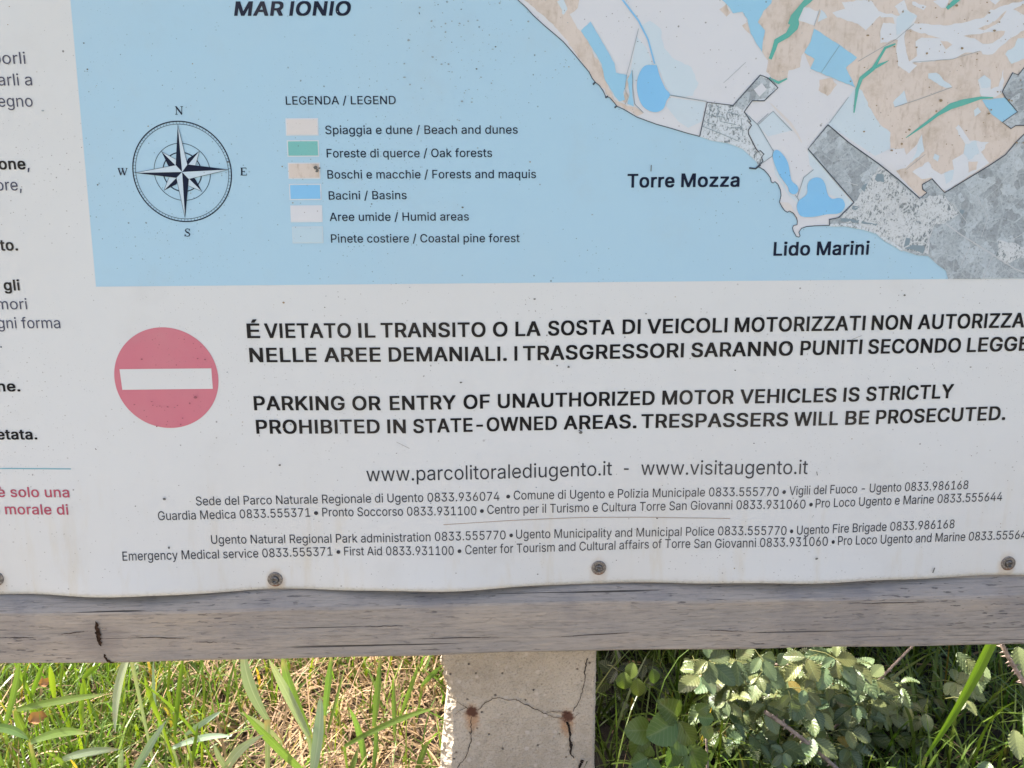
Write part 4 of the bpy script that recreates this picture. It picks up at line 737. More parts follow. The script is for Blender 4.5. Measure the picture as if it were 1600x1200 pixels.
lettering('contact_text', [('Sede del Parco Naturale Regionale di Ugento 0833.936074', 306.7, 780.5), ('•', 791, 797), ('Comune di Ugento e Polizia Municipale 0833.555770', 802.7, 1216), ('•', 1222, 1227.5), ('Vigili del Fuoco - Ugento 0833.986168', 1233, 1512)],
          [(306, 789.6), (535, 786), (780, 782), (803, 780.6), (1107, 775.4), (1216, 774.8), (1233, 773.6), (1512, 764)], CT, 'grey')
lettering('contact_text', [('Guardia Medica 0833.555371', 247.6, 485), ('•', 491, 497.5), ('Pronto Soccorso 0833.931100', 504, 744.4), ('•', 750, 756), ('Centro per il Turismo e Cultura Torre San Giovanni 0833.931060', 761.5, 1258), ('•', 1264, 1269.5), ('Pro Loco Ugento e Marine 0833.555644', 1274, 1565)],
          [(247, 812.8), (485, 807.2), (504, 806.8), (744, 804.6), (761, 803), (1100, 796), (1258, 794.4), (1274, 793.2), (1565, 782.2)], CT, 'grey')
lettering('contact_text', [('Ugento Natural Regional Park administration 0833.555770', 330.5, 790), ('•', 796, 801.5), ('Ugento Municipality and Municipal Police 0833.555770', 806.5, 1228.5), ('•', 1234, 1239), ('Ugento Fire Brigade 0833.986168', 1245, 1490.6)],
          [(330, 849.6), (600, 847.2), (790, 842.4), (806, 841.4), (1140, 836), (1228, 835.8), (1245, 835.2), (1490, 825)], CT, 'grey')
lettering('contact_text', [('Emergency Medical service 0833.555371', 192, 519.5), ('•', 526, 532), ('First Aid 0833.931100', 538, 709), ('•', 715, 721), ('Center for Tourism and Cultural affairs of Torre San Giovanni 0833.931060', 727, 1293), ('•', 1299, 1304), ('Pro Loco Ugento and Marine 0833.555644', 1309, 1612)],
          [(192, 876), (519, 868), (538, 867.6), (709, 867), (727, 866), (1036, 856), (1122, 856), (1293, 852.5), (1309, 851.8), (1590, 842)], CT, 'grey')
for t, x0, x1, y, c_, key, o_ in (('porli', -11, 41, 100, 18.4, 'violet', 0), ('arli a', -2, 51, 133.8, 18.4, 'violet', 0), ('egno', -2, 52, 167, 18.4, 'violet', 0), ('one', -1, 41, 265, 18, 'black', B), (',', 43, 47, 265, 18, 'violet', 0), ('ore,', -5, 34.5, 297.8, 18, 'violet', 0), ('to.', 1, 29, 391.7, 17.5, 'black', B),
                         ('gli', 7, 32, 454, 17, 'black', B), ('mori', -4, 43.5, 483.4, 17, 'violet', 0), ('gni forma', -3, 95, 513, 17, 'violet', 0), ('.', 1, 3.4, 543.5, 17, 'violet', 0), ('ne.', -3, 32.5, 611.7, 16.5, 'black', B), ('etata.', -4, 59, 686.7, 16.3, 'black', B), ('è solo una', -3, 109, 776.4, 16, 'redtext', .010), ('o', -7, .5, 803.4, 16, 'redtext', .010), ('morale di', 9, 107.5, 803.4, 16, 'redtext', .010)):
    lettering('column_text', [(t, x0, x1)], [(x0, y), (x1, y+(.6 if y > 700 else -.2))], c_, key, o_)
dl = Print('divider_line'); dl.line([(-60, 732), (20, 732), (111, 732.6)], 1.6, 'teal', 3); dl.done()['label'] = 'teal line under the side text'
dl = Print('divider_line'); dl.line([(693, 819.6), (800, 813), (909, 808.4), (1000, 808), (1141, 810)], 1.0, 'tan', 3); dl.done()['label'] = 'thin tan line between the contact lines'

# ---- bottom rail
ZR0 = at(0, 1040, -.018)[2]; ZR1 = at(1600, 1007, -.018)[2]; XA, XB = at(0, 1040, -.018)[0], at(1600, 1007, -.018)[0]
def rz(x): return ZR0+(ZR1-ZR0)*(x-XA)/(XB-XA)
RH = at(800, 944, -.018)[2]-rz(0.0)
def build_rail():
    prof = [(.042, .0), (-.012, .0), (-.0160, .0012), (-.018, .0045), (-.018, RH*.25), (-.018, RH*.5), (-.018, RH*.75), (-.018, RH-.003), (-.0168, RH), (-.010, RH+.0048), (-.002, RH+.0108), (.0035, RH+.0150), (.0042, RH+.02), (.0042, RH+.05), (.042, RH+.05)]
    n = 320; xs = np.linspace(XL-.02, XR+.02, n+1); V = []
    k = len(prof)
    ph = rng.uniform(0, 6, (k, 3))
    for x in xs:
        for j, (y, h) in enumerate(prof):
            w = .0005*math.sin(9*x+ph[j, 0])+.00035*math.sin(31*x+ph[j, 1])
            edge = .0009*math.sin(5.3*x+1)+.0006*math.sin(17*x) if j in (2, 3, 7, 8) else 0
            V.append((x, y+(w if j < 12 else 0), rz(x)+h+w*.6+edge))
    Fc = [(i*k+(j+1) % k, i*k+j, (i+1)*k+j, (i+1)*k+(j+1) % k) for i in range(n) for j in range(k)]
    Fc += [tuple(range(k)), tuple(range(n*k+k-1, n*k-1, -1))]
    mi = [0]*len(Fc)
    def blot(pts, w, y=-.0189):               # holes where a knot has fallen out
        q = [at(px, py, y) for px, py in pts]
        for i in range(len(q)-1):
            a, b = q[i], q[i+1]; n0 = len(V)
            for p_, ww in ((a, w[i]), (b, w[i+1])):
                V.append((p_[0]-ww/2*PXM, y, p_[2])); V.append((p_[0]+ww/2*PXM, y, p_[2]))
            Fc.append((n0, n0+2, n0+3, n0+1)); mi.append(1)
    blot([(149, 971), (151, 974), (151.5, 977), (150, 980), (152, 983), (153, 986), (152, 989), (154.5, 992), (153, 995), (155, 998), (154, 1001), (156.5, 1004), (156, 1007), (158, 1010)], [1, 4, 6, 5, 7.5, 6, 9, 8, 6, 7.5, 5.5, 6.5, 4, 1])
    blot([(163, 1022), (164, 1024), (163, 1026), (165, 1028), (166, 1030), (169, 1032), (170, 1034), (174, 1035.2), (178, 1036.4)], [1.5, 4, 2.5, 4.5, 3, 7, 6, 10, 4])
    for (x0, y0, x1, y1) in ((90, 992, 138, 986), (200, 995, 300, 998), (560, 980, 640, 977), (660, 998, 780, 996), (860, 995, 1000, 988), (1100, 985, 1170, 986), (300, 1003, 345, 1004), (1330, 943, 1460, 941), (0, 997, 60, 996)):
        m_ = [(x0+(x1-x0)*t, y0+(y1-y0)*t+random.uniform(-.8, .8)) for t in np.linspace(0, 1, 9)]
        q = [at(px, py, -.0189) for px, py in m_]
        for i in range(8):
            h = .00045*math.sin(math.pi*(i+.5)/8); n0 = len(V)
            for p_ in (q[i], q[i+1]): V.append((p_[0], -.0189, p_[2]-h)); V.append((p_[0], -.0189, p_[2]+h))
            Fc.append((n0, n0+2, n0+3, n0+1)); mi.append(1)
    o = mesh_obj('bottom_rail', V, Fc, [M['wood'], M['hole']], BOARD, BASE, mi)
    o['label'] = 'grey weathered wooden rail with a knot hole'
    return o
build_rail()
V = [(x, y, z+(rz(x)-rz(0) if k < 1 else 0)) for k, z in enumerate((rz(0)+RH+.045, ZT-.055)) for x in (XL, XR) for y in (.012, .03)]
mesh_obj('added_backing', V, [(0, 1, 3, 2), (4, 6, 7, 5), (0, 2, 6, 4), (1, 5, 7, 3), (0, 4, 5, 1), (2, 3, 7, 6)], M['wood'], BOARD, BASE)  # unseen, added to stop sun leaking through the gap behind the panel
# top rail, above the picture
V = []
for x in (XL-.02, XR+.02):
    for y, z in ((.042, ZT-.06), (.004, ZT-.06), (.004, ZT+.003), (-.018, ZT+.02), (-.018, ZT+.08), (.042, ZT+.09)): V.append((x, y, z))
mesh_obj('top_rail', V, [(j, (j+1) % 6, 6+(j+1) % 6, 6+j) for j in range(6)]+[(5, 4, 3, 2, 1, 0), (6, 7, 8, 9, 10, 11)], M['wood'], BOARD, BASE)

# ---- screws
def lathe(prof, seg, cy):
    V, Fc = [], []
    for r, y in prof:
        for i in range(seg):
            a = 2*math.pi*i/seg; V.append((r*math.cos(a), cy+y, r*math.sin(a)))
    n = len(prof)
    for j in range(n-1):
        for i in range(seg): Fc.append((j*seg+i, j*seg+(i+1) % seg, (j+1)*seg+(i+1) % seg, (j+1)*seg+i))
    Fc.append(tuple((n-1)*seg+i for i in range(seg)))
    return V, Fc
for k_, (px, py) in enumerate(((-6, 904), (430, 905), (935.5, 887), (1575, 880))):
    x, z = P(px, py); r = 12.6*PXM
    sV, sF = lathe([(r*.52, -.0012), (r*.54, -.0024), (r*.46, -.0040), (r*.34, -.0046), (r*.26, -.0046), (r*.22, -.0030), (r*.02, -.0028)], 24, 0)
    for i in range(24):                        # star shaped drive recess
        for j in (4, 5): 
            f = 1+.22*math.cos(6*2*math.pi*i/24); sV[j*24+i] = (sV[j*24+i][0]*f, sV[j*24+i][1], sV[j*24+i][2]*f)
    s = mesh_obj('screw', np.array(sV)+np.array([x, 0, z]), [f[::-1] for f in sF], M['darksteel'], BOARD, BASE, smooth=True)
    s['label'] = ('screw with washer at the left edge of the picture', 'screw with a rusty washer below the emergency line', 'screw with washer above the concrete post', 'screw with washer near the right edge')[k_]
    wV, wF = lathe([(r, .0002), (r*1.0, -.0010), (r*.93, -.0019), (r*.86, -.0018), (r*.80, -.0014), (r*.66, -.0022), (r*.52, -.0016), (r*.48, -.0004)], 36, 0)
    mi = None
    mats = [M['steel']]
    mesh_obj('washer', np.array(wV)+np.array([x, 0, z]), [f[::-1] for f in wF], mats, s, BASE, smooth=True)

# ------------------------------------------------------------------ concrete post behind the rail
PY = .043
def build_post():
    pxl = [(1036, 694), (1050, 697), (1065, 700), (1080, 703), (1095, 703), (1110, 700), (1125, 701), (1140, 698), (1155, 697), (1170, 696), (1185, 694), (1200, 693), (1240, 690)]
    zs_key = [at(px, py, PY)[2] for py, px in pxl]; xs_key = [at(px, py, PY)[0] for py, px in pxl]
    xr = at(931, 1100, PY)[0]
    zlo, zhi = GZ-.15, 1.15
    zs = np.concatenate([np.linspace(zlo, .50, 330), np.linspace(.52, zhi, 10)])
    nF = 60
    V = []; D = .13
    kk = 0
    def vn(i, f, z):                          # smooth random profile
        q = z*f; a = math.floor(q); t = q-a; t = t*t*(3-2*t)
        h = lambda n: (math.sin(n*127.1+i*311.7)*43758.5453) % 1.0*2-1
        return h(a)*(1-t)+h(a+1)*t
    for z in zs:
        xl = np.interp(z, zs_key[::-1], xs_key[::-1])
        sp = max(.0012, .0045+.006*vn(1, 28, z)+.0035*vn(2, 75, z)+.002*vn(3, 210, z))       # width of the spalled arris
        row = []
        row.append((xl-.004, PY+D, z))
        for t in (0, .2, .4, .6, .8):
            row.append((xl-.004+sp*t*1.2+.0016*vn(5+t*9, 35, z)+.0010*vn(6+t*9, 140, z)+.0009*vn(7+t*9, 460, z), PY+sp*1.5*(1-t)+.001+.0014*vn(8+t*9, 50, z)+.0016*vn(9+t*9, 330, z), z))
        x0 = xl+sp*1.05
        for i in range(nF):
            t = i/(nF-1); row.append((x0+(xr-.004-x0)*t, PY+random.gauss(0, .00025)+.0006*math.sin(z*23+t*9), z))
        row += [(xr-.0012, PY+.0012+random.gauss(0, .0003), z), (xr+random.gauss(0, .0004), PY+.005, z), (xr, PY+D, z)]
        V += row; kk = len(row)
    n = len(zs); Fc = []
    for j in range(n-1):
        for i in range(kk):
            a, b = j*kk+i, j*kk+(i+1) % kk; Fc.append((a, b, b+kk, a+kk))
    Fc.append(tuple((n-1)*kk+i for i in range(kk)))
    mi = [0]*len(Fc)
    zz = lambda l: [(650+x/5, 1000+y/5) for x, y in l]
    def crack(l, w):
        q = [at(px, py, PY) for px, py in zz(l)]; pts = []; ws = []
        for i in range(len(q)-1):
            m_ = max(2, int(np.linalg.norm(q[i+1]-q[i])/.0025))
            for j in range(m_):
                t = j/m_; p_ = q[i]*(1-t)+q[i+1]*t; pts.append(p_+np.array([random.gauss(0, .0005), 0, random.gauss(0, .0005)])); ws.append((w[i]*(1-t)+w[i+1]*t)*random.uniform(.6, 1.3))
        pts.append(q[-1]); ws.append(w[-1])
        for i in range(len(pts)-1):
            a, b = pts[i], pts[i+1]; d = b-a; l_ = math.hypot(d[0], d[2]) or 1; nx_, nz_ = -d[2]/l_, d[0]/l_; n0 = len(V)
            for p_, ww in ((a, ws[i]), (b, ws[i+1])):
                ww = ww*.00072/2
                V.append((p_[0]-nx_*ww, PY-.0016, p_[2]-nz_*ww)); V.append((p_[0]+nx_*ww, PY-.0016, p_[2]+nz_*ww))
            Fc.append((n0, n0+1, n0+3, n0+2)); mi.append(1)
    crack([(485, 540), (540, 485), (600, 455), (655, 445), (720, 465), (775, 458), (830, 490), (900, 520), (960, 545), (1000, 570), (1060, 555), (1130, 555), (1190, 570)], [1, 1.4, 1, .9, 1, 1, 1.3, 1.5, 1.4, 1.3, 1, .9, .8])
    crack([(1000, 570), (1070, 595), (1130, 603), (1160, 590)], [.7, .9, .8, .6])
    crack([(1338, 140), (1330, 180), (1315, 230), (1318, 300), (1300, 390), (1270, 480), (1235, 530), (1225, 555)], [1.8, 2, 2.2, 1.2, 1.3, 1.2, 1.5, 1])
    crack([(1182, 630), (1192, 680), (1205, 720), (1200, 760), (1215, 820), (1205, 870), (1235, 920)], [4.5, 5, 5, 4, 6, 4, 1.5])
    crack([(1300, 930), (1290, 950), (1275, 990), (1265, 1040)], [5, 7, 6, 6])
    crack([(430, 600), (432, 700), (430, 780), (405, 860), (385, 920), (345, 960), (325, 1000), (315, 1050)], [1, 1.4, 1.6, 1.3, 1.6, 1.5, 1.4, 1.4])
    crack([(405, 530), (360, 500), (320, 475)], [1.2, .8, .5]); crack([(395, 520), (340, 550), (310, 575)], [.8, .7, .5]); crack([(1235, 600), (1275, 565)], [.7, .5])
    base = at(811, 1200, PY); base[2] = GZ
    spots = []
    for (zx, zy, r) in ((438, 560, .0095), (1180, 600, .0095)):
        p_ = at(650+zx/5, 1000+zy/5, PY)-base; spots.append((p_[0], 0, p_[2], r))
    o = mesh_obj('concrete_post', V, Fc, [concrete_mat(0, spots), M['crack']], None, base, mi)
    o.location = tuple(base)
    tag(o, 'square concrete post with branching cracks and two rust stains, standing behind the wooden rail', 'post')
build_post()

# ------------------------------------------------------------------ ground
def ground_h(x, y): return GZ+.012*math.sin(x*5+1)*math.cos(y*4)+.008*math.sin(x*13+y*9)
def build_ground():
    V, Fc = [], []; a = np.concatenate([[-400, -120, -40, -15, -6], np.linspace(-3, 3, 61), [6, 15, 40, 120, 400]])
    for y in a:
        for x in a: V.append((x, y, ground_h(x, y) if abs(x) < 3.01 and abs(y) < 3.01 else GZ))
    n = len(a)
    for j in range(n-1):
        for i in range(n-1): Fc.append((j*n+i, j*n+i+1, (j+1)*n+i+1, (j+1)*n+i))
    k = NB('meadow_soil'); v = k.coord()
    far = k.ramp(k.n('ShaderNodeVectorMath', operation='LENGTH', i_0=v).outputs['Value'], 1.8, 4.5)
    c = k.mix(k.ramp(k.noise(v, 30, 6, .7), .35, .68), (.045, .030, .02), (.15, .10, .062))
    gcol = k.mix(k.ramp(k.noise(v, 2.2, 8, .7), .35, .68), (.13, .18, .05), (.27, .225, .12))
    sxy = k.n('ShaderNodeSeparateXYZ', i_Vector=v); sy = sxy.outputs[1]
    hollow_shade = k.math('MULTIPLY', k.ramp(sxy.outputs[0], -.02, .10), k.ramp(sxy.outputs[0], 1.9, 1.2))  # shade under the bush painted into the soil colour right of the post
    c = k.mix(k.math('MULTIPLY', hollow_shade, k.ramp(sy, -.05, .05)), c, (.016, .012, .008))
    path = k.math('MULTIPLY', k.ramp(k.math('ADD', sy, k.math('MULTIPLY', k.noise(v, 4, 4, .6), .3)), .02, -.16), k.ramp(k.math('ADD', sy, k.math('MULTIPLY', k.noise(v, 2, 4, .6), .8)), -3.4, -2.6))
    pc = k.mix(k.ramp(k.noise(v, 40, 7, .7), .35, .7), (.36, .29, .21), (.52, .44, .34))
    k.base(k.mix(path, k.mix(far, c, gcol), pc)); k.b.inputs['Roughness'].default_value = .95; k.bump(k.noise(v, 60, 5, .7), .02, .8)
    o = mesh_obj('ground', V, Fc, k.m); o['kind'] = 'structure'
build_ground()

def blades(n, xr, yr, hr, wr, lean, K=5, flat=0.0, colf=None, keep=None, zoff=0.0, curl=1.0):
    """n strips as (verts, faces, tints)"""
    x = rng.uniform(*xr, n); y = rng.uniform(*yr, n)
    if keep is not None:
        m = keep(x, y); x, y = x[m], y[m]; n = len(x)
    h = rng.uniform(0, 1, n)**1.3*(hr[1]-hr[0])+hr[0]; w = rng.uniform(*wr, n)
    az = rng.uniform(0, 2*np.pi, n); d = np.stack([np.cos(az), np.sin(az)], 1)
    side_a = az+np.pi/2+rng.normal(0, .5, n); sd = np.stack([np.cos(side_a), np.sin(side_a), np.zeros(n)], 1)
    l0 = np.abs(rng.normal(lean[0], lean[1], n)); bend = rng.uniform(0, 1.1, n)*curl
    t = np.linspace(0, 1, K); P_ = np.zeros((n, K, 3)); pos = np.stack([x, y, np.array([ground_h(a, b) for a, b in zip(x, y)])+zoff], 1)
    P_[:, 0] = pos; ang = l0.copy()
    for i in range(1, K):
        st = h/(K-1); P_[:, i, :2] = P_[:, i-1, :2]+d*(np.sin(ang)*st)[:, None]; P_[:, i, 2] = P_[:, i-1, 2]+np.cos(ang)*st
        ang = np.minimum(ang+bend*2*t[i]/K*1.6, 2.6)
    P_[:, :, 2] = np.maximum(P_[:, :, 2], GZ+.001)
    prof = np.array([.75, 1.0, .9, .62, .06]) if K == 5 else np.interp(t, [0, .3, .7, 1], [.8, 1, .75, .08])
    off = sd[:, None, :]*(w[:, None]*prof[None, :])[:, :, None]/2
    V = np.stack([P_-off, P_+off], 2).reshape(-1, 3)
    b = np.arange(n)[:, None]*(2*K)+np.arange(K-1)[None, :]*2
    Fc = np.stack([b, b+1, b+3, b+2], -1).reshape(-1, 4)
    c = colf(n) if colf else np.ones((n, 3))
    cols = np.concatenate([np.repeat(c, 2*K, 0), np.ones((n*2*K, 1))], 1)
    return V, Fc, cols
def join(parts):
    V, Fc, C = [], [], []; k = 0
    for v, f, c in parts: V.append(v); Fc.append(f+k); C.append(c); k += len(v)
    return np.concatenate(V), np.concatenate(Fc), np.concatenate(C)
def green(n):
    a = rng.uniform(.38, 1.3, n); y = rng.uniform(0, 1, n)**1.3; dry = rng.uniform(0, 1, n) < .09
    c = np.stack([a*(.75+.65*y), a*(1.0+.1*y), a*(1.0-.3*y)], 1); c[dry] *= np.array([2.1, 1.05, 2.2]); return c
def strawc(n):
    a = rng.uniform(.16, 1.0, n)**1.0*1.4; return np.stack([a, a*rng.uniform(.84, 1.0, n), a*rng.uniform(.72, 1.05, n)], 1)
def patchy(x, y): return np.sin(x*7.1+y*3)+np.sin(y*9.3-x*4.2+1)+.8*np.sin(x*17+2)*np.sin(y*15)
left = lambda x, y: rng.uniform(0, 1, len(x)) < np.where(x < .1, np.clip(.62-.34*np.clip((x+.5)/.35, -1, 1)+.2*patchy(x, y), .12, 1), np.where((x < .32) & (y < 1.1), .0, .22))
notpost = lambda x, y: ~((x > -.13) & (x < .12) & (y > .02) & (y < .2))
g1 = blades(46000, (-1.5, 1.5), (.0, 1.5), (.03, .16), (.0022, .0062), (.5, .45), colf=green, keep=lambda x, y: left(x, y) & notpost(x, y))
g2 = blades(9000, (-4, 4), (-3, 4.5), (.05, .2), (.004, .008), (.3, .3), colf=green, keep=lambda x, y: ~((abs(x) < 1.5) & (y > -.25) & (y < 1.5)) & ~((y < -.1) & (y > -2.7)))
gV, gF, gC = join([g1, g2])
go = mesh_obj('meadow_grass', gV, gF, M['grass'], None, None, None, False, gC); go['kind'] = 'stuff'
thin = lambda x, y: notpost(x, y) & ((x < -.03) | (rng.uniform(0, 1, len(x)) < .05)) & (rng.uniform(0, 1, len(x)) < np.clip(.68+.5*np.clip((x+.5)/.28, -1, 1)+.16*patchy(x+3, y), .15, 1))
s1 = blades(12000, (-1.4, 1.3), (.0, 1.4), (.04, .2), (.002, .005), (1.35, .22), colf=strawc, zoff=.004, curl=.45, keep=thin)
s2 = blades(4500, (-1.3, -.02), (.05, 1.2), (.05, .17), (.002, .0046), (1.0, .4), colf=strawc, zoff=.012, curl=.8, keep=thin)
s3 = blades(1500, (-1.3, 1.2), (.05, 1.0), (.03, .09), (.005, .010), (1.4, .2), colf=strawc, zoff=.008, curl=.5, keep=thin)
sV, sF, sC = join([s1, s2, s3])
so = mesh_obj('dry_grass_litter', sV, sF, M['straw'], None, None, None, False, sC); so['kind'] = 'stuff'

# ------------------------------------------------------------------ broad grass leaves
def ribbon(p0, p1, w, sag=(0, 0, 0), n=14, twist=0.0, fold=.18, face=None, prof=None, ctrl=None):
    """a long folded leaf from p0 (base) to p1 (tip); sag moves its middle"""
    p0, p1 = np.array(p0, float), np.array(p1, float); mid = (p0+p1)/2+np.array(sag) if ctrl is None else np.array(ctrl)
    V, Fc, UVs = [], [], []
    for i in range(n+1):
        t = i/n; p_ = (1-t)**2*p0+2*t*(1-t)*mid+t*t*p1
        d = 2*(1-t)*(mid-p0)+2*t*(p1-mid); d /= np.linalg.norm(d)+1e-9
        nr = np.array(face if face is not None else (.1, -1, .35), float); nr -= d*np.dot(nr, d); nr /= np.linalg.norm(nr)+1e-9
        sd = np.cross(d, nr); a = twist*t
        sd, nr = sd*math.cos(a)+nr*math.sin(a), nr*math.cos(a)-sd*math.sin(a)
        ww = w/2*(np.interp(t, [0, .25, .55, .85, 1], [.55, .92, 1, .55, .03]) if prof is None else np.interp(t, *prof))
        for k, s_ in enumerate((-1, -.5, 0, .5, 1)):
            V.append(p_+sd*ww*s_+nr*ww*fold*abs(s_)); UVs.append((t, s_, 0))
    for i in range(n):
        for k in range(4): a = i*5+k; Fc.append((a, a+1, a+6, a+5))
    return np.array(V), np.array(Fc), UVs
def clump(name, label, specs, mat, group=None, cat='grass'):
    V, Fc, C, U = [], [], [], []; k = 0
    ys = []
    for (bx, by, tx, ty, w, yb, yt, bow) in specs:
        p0, p1 = at(bx, by, yb), at(tx, ty, yt); p0[2] = max(p0[2], GZ)
        wm = .84*w*np.linalg.norm((p0+p1)/2-CAM)/F
        dx = p1-p0
        v, f, u_ = ribbon(p0, p1, wm, sag=(bow*.02, random.uniform(-.02, .02), abs(bow)*.012+.008), face=(random.uniform(-.55, .3), -1, random.uniform(.1, .8)), twist=random.uniform(-.4, .4))
        V.append(v); U += u_; Fc.append(f+k); k += len(v); a = random.uniform(.82, 1.2); yv = random.uniform(-.1, .2)
        C.append(np.tile([a*(1+yv), a, a*(1-yv), 1], (len(v), 1)))
        # sheath running down to the soil
        foot = p0.copy(); foot[2] = GZ-.005; foot[0] += random.uniform(-.02, .02); foot[1] += .02
        if p0[2] > GZ+.01:
            v, f, u_ = ribbon(foot, p0, wm*.55, prof=([0, 1], [.5, .9])); V.append(v); U += u_; Fc.append(f+k); k += len(v); C.append(np.tile([a*1.1, a, a*.8, 1], (len(v), 1)))
        ys.append(foot)
    base = np.mean(ys, 0); base[2] = GZ
    o = mesh_obj(name, np.concatenate(V), np.concatenate(Fc), mat, None, base, None, True, np.concatenate(C), U); o.location = tuple(base)
    return tag(o, label, cat, group)
G = 'broad bladed grass clumps'
clump('grass_clump', 'pale glaucous broad grass blades fanning up under the rail left of the concrete post', [(418, 1124, 380, 1015, 21, .16, .12, -.5), (482, 1150, 420, 1030, 15, .18, .14, -.3), (487, 1215, 501, 1083, 20, .14, .10, .6), (352, 1212, 412, 1148, 15, .15, .1, -.8), (362, 1212, 334, 1162, 12, .15, .12, 0), (440, 1160, 372, 1112, 8, .2, .16, .5)], M['glauc'], G)
clump('grass_clump', 'bright green broad grass blades standing among straw left of the concrete post', [(484, 1148, 440, 1020, 18, .2, .16, -.4), (507, 1118, 519, 1020, 11, .24, .2, 0), (584, 1135, 595, 1020, 12, .25, .2, .2), (618, 1160, 616, 1060, 8, .26, .22, 0), (480, 1212, 378, 1110, 15, .16, .10, -.4), (538, 1166, 682, 1106, 10, .18, .12, .8), (572, 1212, 545, 1105, 11, .2, .16, .3), (545, 1212, 560, 1168, 11, .2, .16, .3), (648, 1212, 670, 1158, 10, .2, .16, .2), (582, 1212, 588, 1130, 8, .2, .16, .2), (510, 1150, 540, 1040, 7, .3, .26, .2), (625, 1120, 655, 1035, 8, .32, .28, .3), (660, 1070, 690, 1040, 10, .34, .30, 0)], M['broad'], G)
clump('grass_clump', 'glaucous drooping grass blades in the middle of the sunny left patch', [(203, 1020, 180, 1145, 13, .2, .14, -.6), (206, 1212, 260, 1125, 12, .16, .12, .3), (290, 1148, 348, 1110, 9, .22, .18, .3), (270, 1168, 362, 1151, 10, .2, .16, .5), (244, 1110, 240, 1030, 8, .26, .2, 0), (98, 1186, 188, 1171, 12, .16, .12, .3), (190, 1212, 192, 1170, 9, .2, .18, 0)], M['glauc'], G)
clump('grass_clump', 'yellow green upright grass blades right of the drooping pale blade', [(253, 1132, 226, 1055, 9, 0.22, 0.16, -0.2), (273, 1150, 287, 1020, 10, 0.2, 0.16, 0.2), (330, 1182, 212, 1060, 5, 0.2, 0.16, 0.2), (325, 1145, 320, 1060, 6, 0.25, 0.2, 0), (262, 1080, 263, 1035, 7, 0.3, 0.28, 0), (300, 1200, 310, 1130, 7, 0.2, 0.18, 0.2)], M['grass'], G)
clump('grass_clump', 'small yellow green grass tuft under the rail near the left edge', [(85, 1090, 78, 1040, 9, 0.32, 0.28, 0), (125, 1115, 129, 1065, 9, 0.28, 0.24, 0), (45, 1080, 20, 1030, 9, 0.3, 0.24, 0), (40, 1085, 45, 1030, 8, 0.3, 0.26, 0), (48, 1090, 72, 1032, 8, 0.3, 0.25, 0.2), (95, 1075, 100, 1035, 7, 0.32, 0.28, 0), (130, 1060, 155, 1040, 9, 0.3, 0.26, 0.2)], M['grass'], G)
clump('grass_clump', 'arching blue green grass blades at the left edge of the picture', [(22, 1110, 168, 1085, 11, .2, .14, .7), (-15, 1136, 45, 1156, 13, .16, .13, .6), (48, 1160, 137, 1147, 13, .16, .12, .3), (8, 1135, 30, 1030, 10, .22, .18, .2), (46, 1155, 24, 1105, 10, .2, .17, -.2), (110, 1212, 70, 1175, 9, .16, .13, 0)], M['broad'], G)

# dead leaves in the grass
for (px, py, y_, s_, lab) in ((60, 1124, .26, .026, 'curled orange brown dead leaf lying in the grass at the left'), (72, 1068, .38, .02, 'small tan dead leaf under the rail near the left corner')):
    V, Fc = [], []
    c_ = at(px, py, y_)
    for i in range(9):
        t = i/8
        for j in range(7):
            s2 = j/3-1; w_ = .38*math.sin(math.pi*min(1, t*.95+.03))**.8
            V.append(((t-.5)*s_, s2*w_*s_+.002*math.sin(9*t), .25*s_*s2*s2+.12*s_*math.sin(5*t)+.1*s_*s2))
    for i in range(8):
        for j in range(6): a = i*7+j; Fc.append((a, a+1, a+8, a+7))
    V = (np.array(V)@np.array([[.9, .3, .25], [-.25, .8, .5], [-.1, -.5, .85]]))
    o = mesh_obj('dead_leaf', V, Fc, M['deadleaf'], smooth=True); o.location = tuple(c_); tag(o, lab, 'leaf', 'dead leaves')

# long bright blade at the right
v, f, u1_ = ribbon(at(1446, 1182, .10), at(1575, 940, .06), 12.5*np.linalg.norm(at(1500, 1100, .08)-CAM)/F, sag=(.012, -.01, .004), fold=.25, prof=([0, .3, .6, .85, 1], [.28, .7, 1.0, .9, .1]), face=(-.25, -1, .3), n=24)
v2, f2, u2_ = ribbon(at(1415, 1290, .14), at(1446, 1182, .10), .010, prof=([0, 1], [.7, .7]))
base = at(1415, 1290, .14); base[2] = GZ
o = mesh_obj('grass_leaf', np.concatenate([v, v2]), np.concatenate([f, f2+len(v)]), M['reed'], None, base, None, True, np.ones((len(v)+len(v2), 4)), u1_+u2_); o.location = tuple(base)
tag(o, 'long bright green grass blade leaning across the dark undergrowth below the rail at right', 'grass')

# ------------------------------------------------------------------ bramble
def leaf_template(ns=40, nt=10, serr=10, width=.33):
    V, Fc, U = [], [], []
    for i in range(ns+1):
        s = i/ns; w = width*(math.sin(math.pi*min(1, s**.82))**.75 if 0 < s < 1 else 0)+.004
        saw = (s*serr) % 1.0
        for j in range(nt+1):
            t = j/nt*2-1
            e = 1+.14*(saw-.45)*abs(t)**4
            lat = abs(t); ph = (s-lat*.22)*8
            z = .034*math.cos(2*math.pi*ph)*lat*(1-.2*lat)+.16*lat*w*1.5-.16*(s-.3)**2+.02*math.sin(7*s)*t
            V.append((s+lat*w*.12, t*w*e, z)); U.append((s, t, 0))
    for i in range(ns):
        for j in range(nt): a = i*(nt+1)+j; Fc.append((a, a+nt+1, a+nt+2, a+1))
    return np.array(V), np.array(Fc), np.array(U)
LT = leaf_template(); LT2 = leaf_template(18, 8, 10, .42)
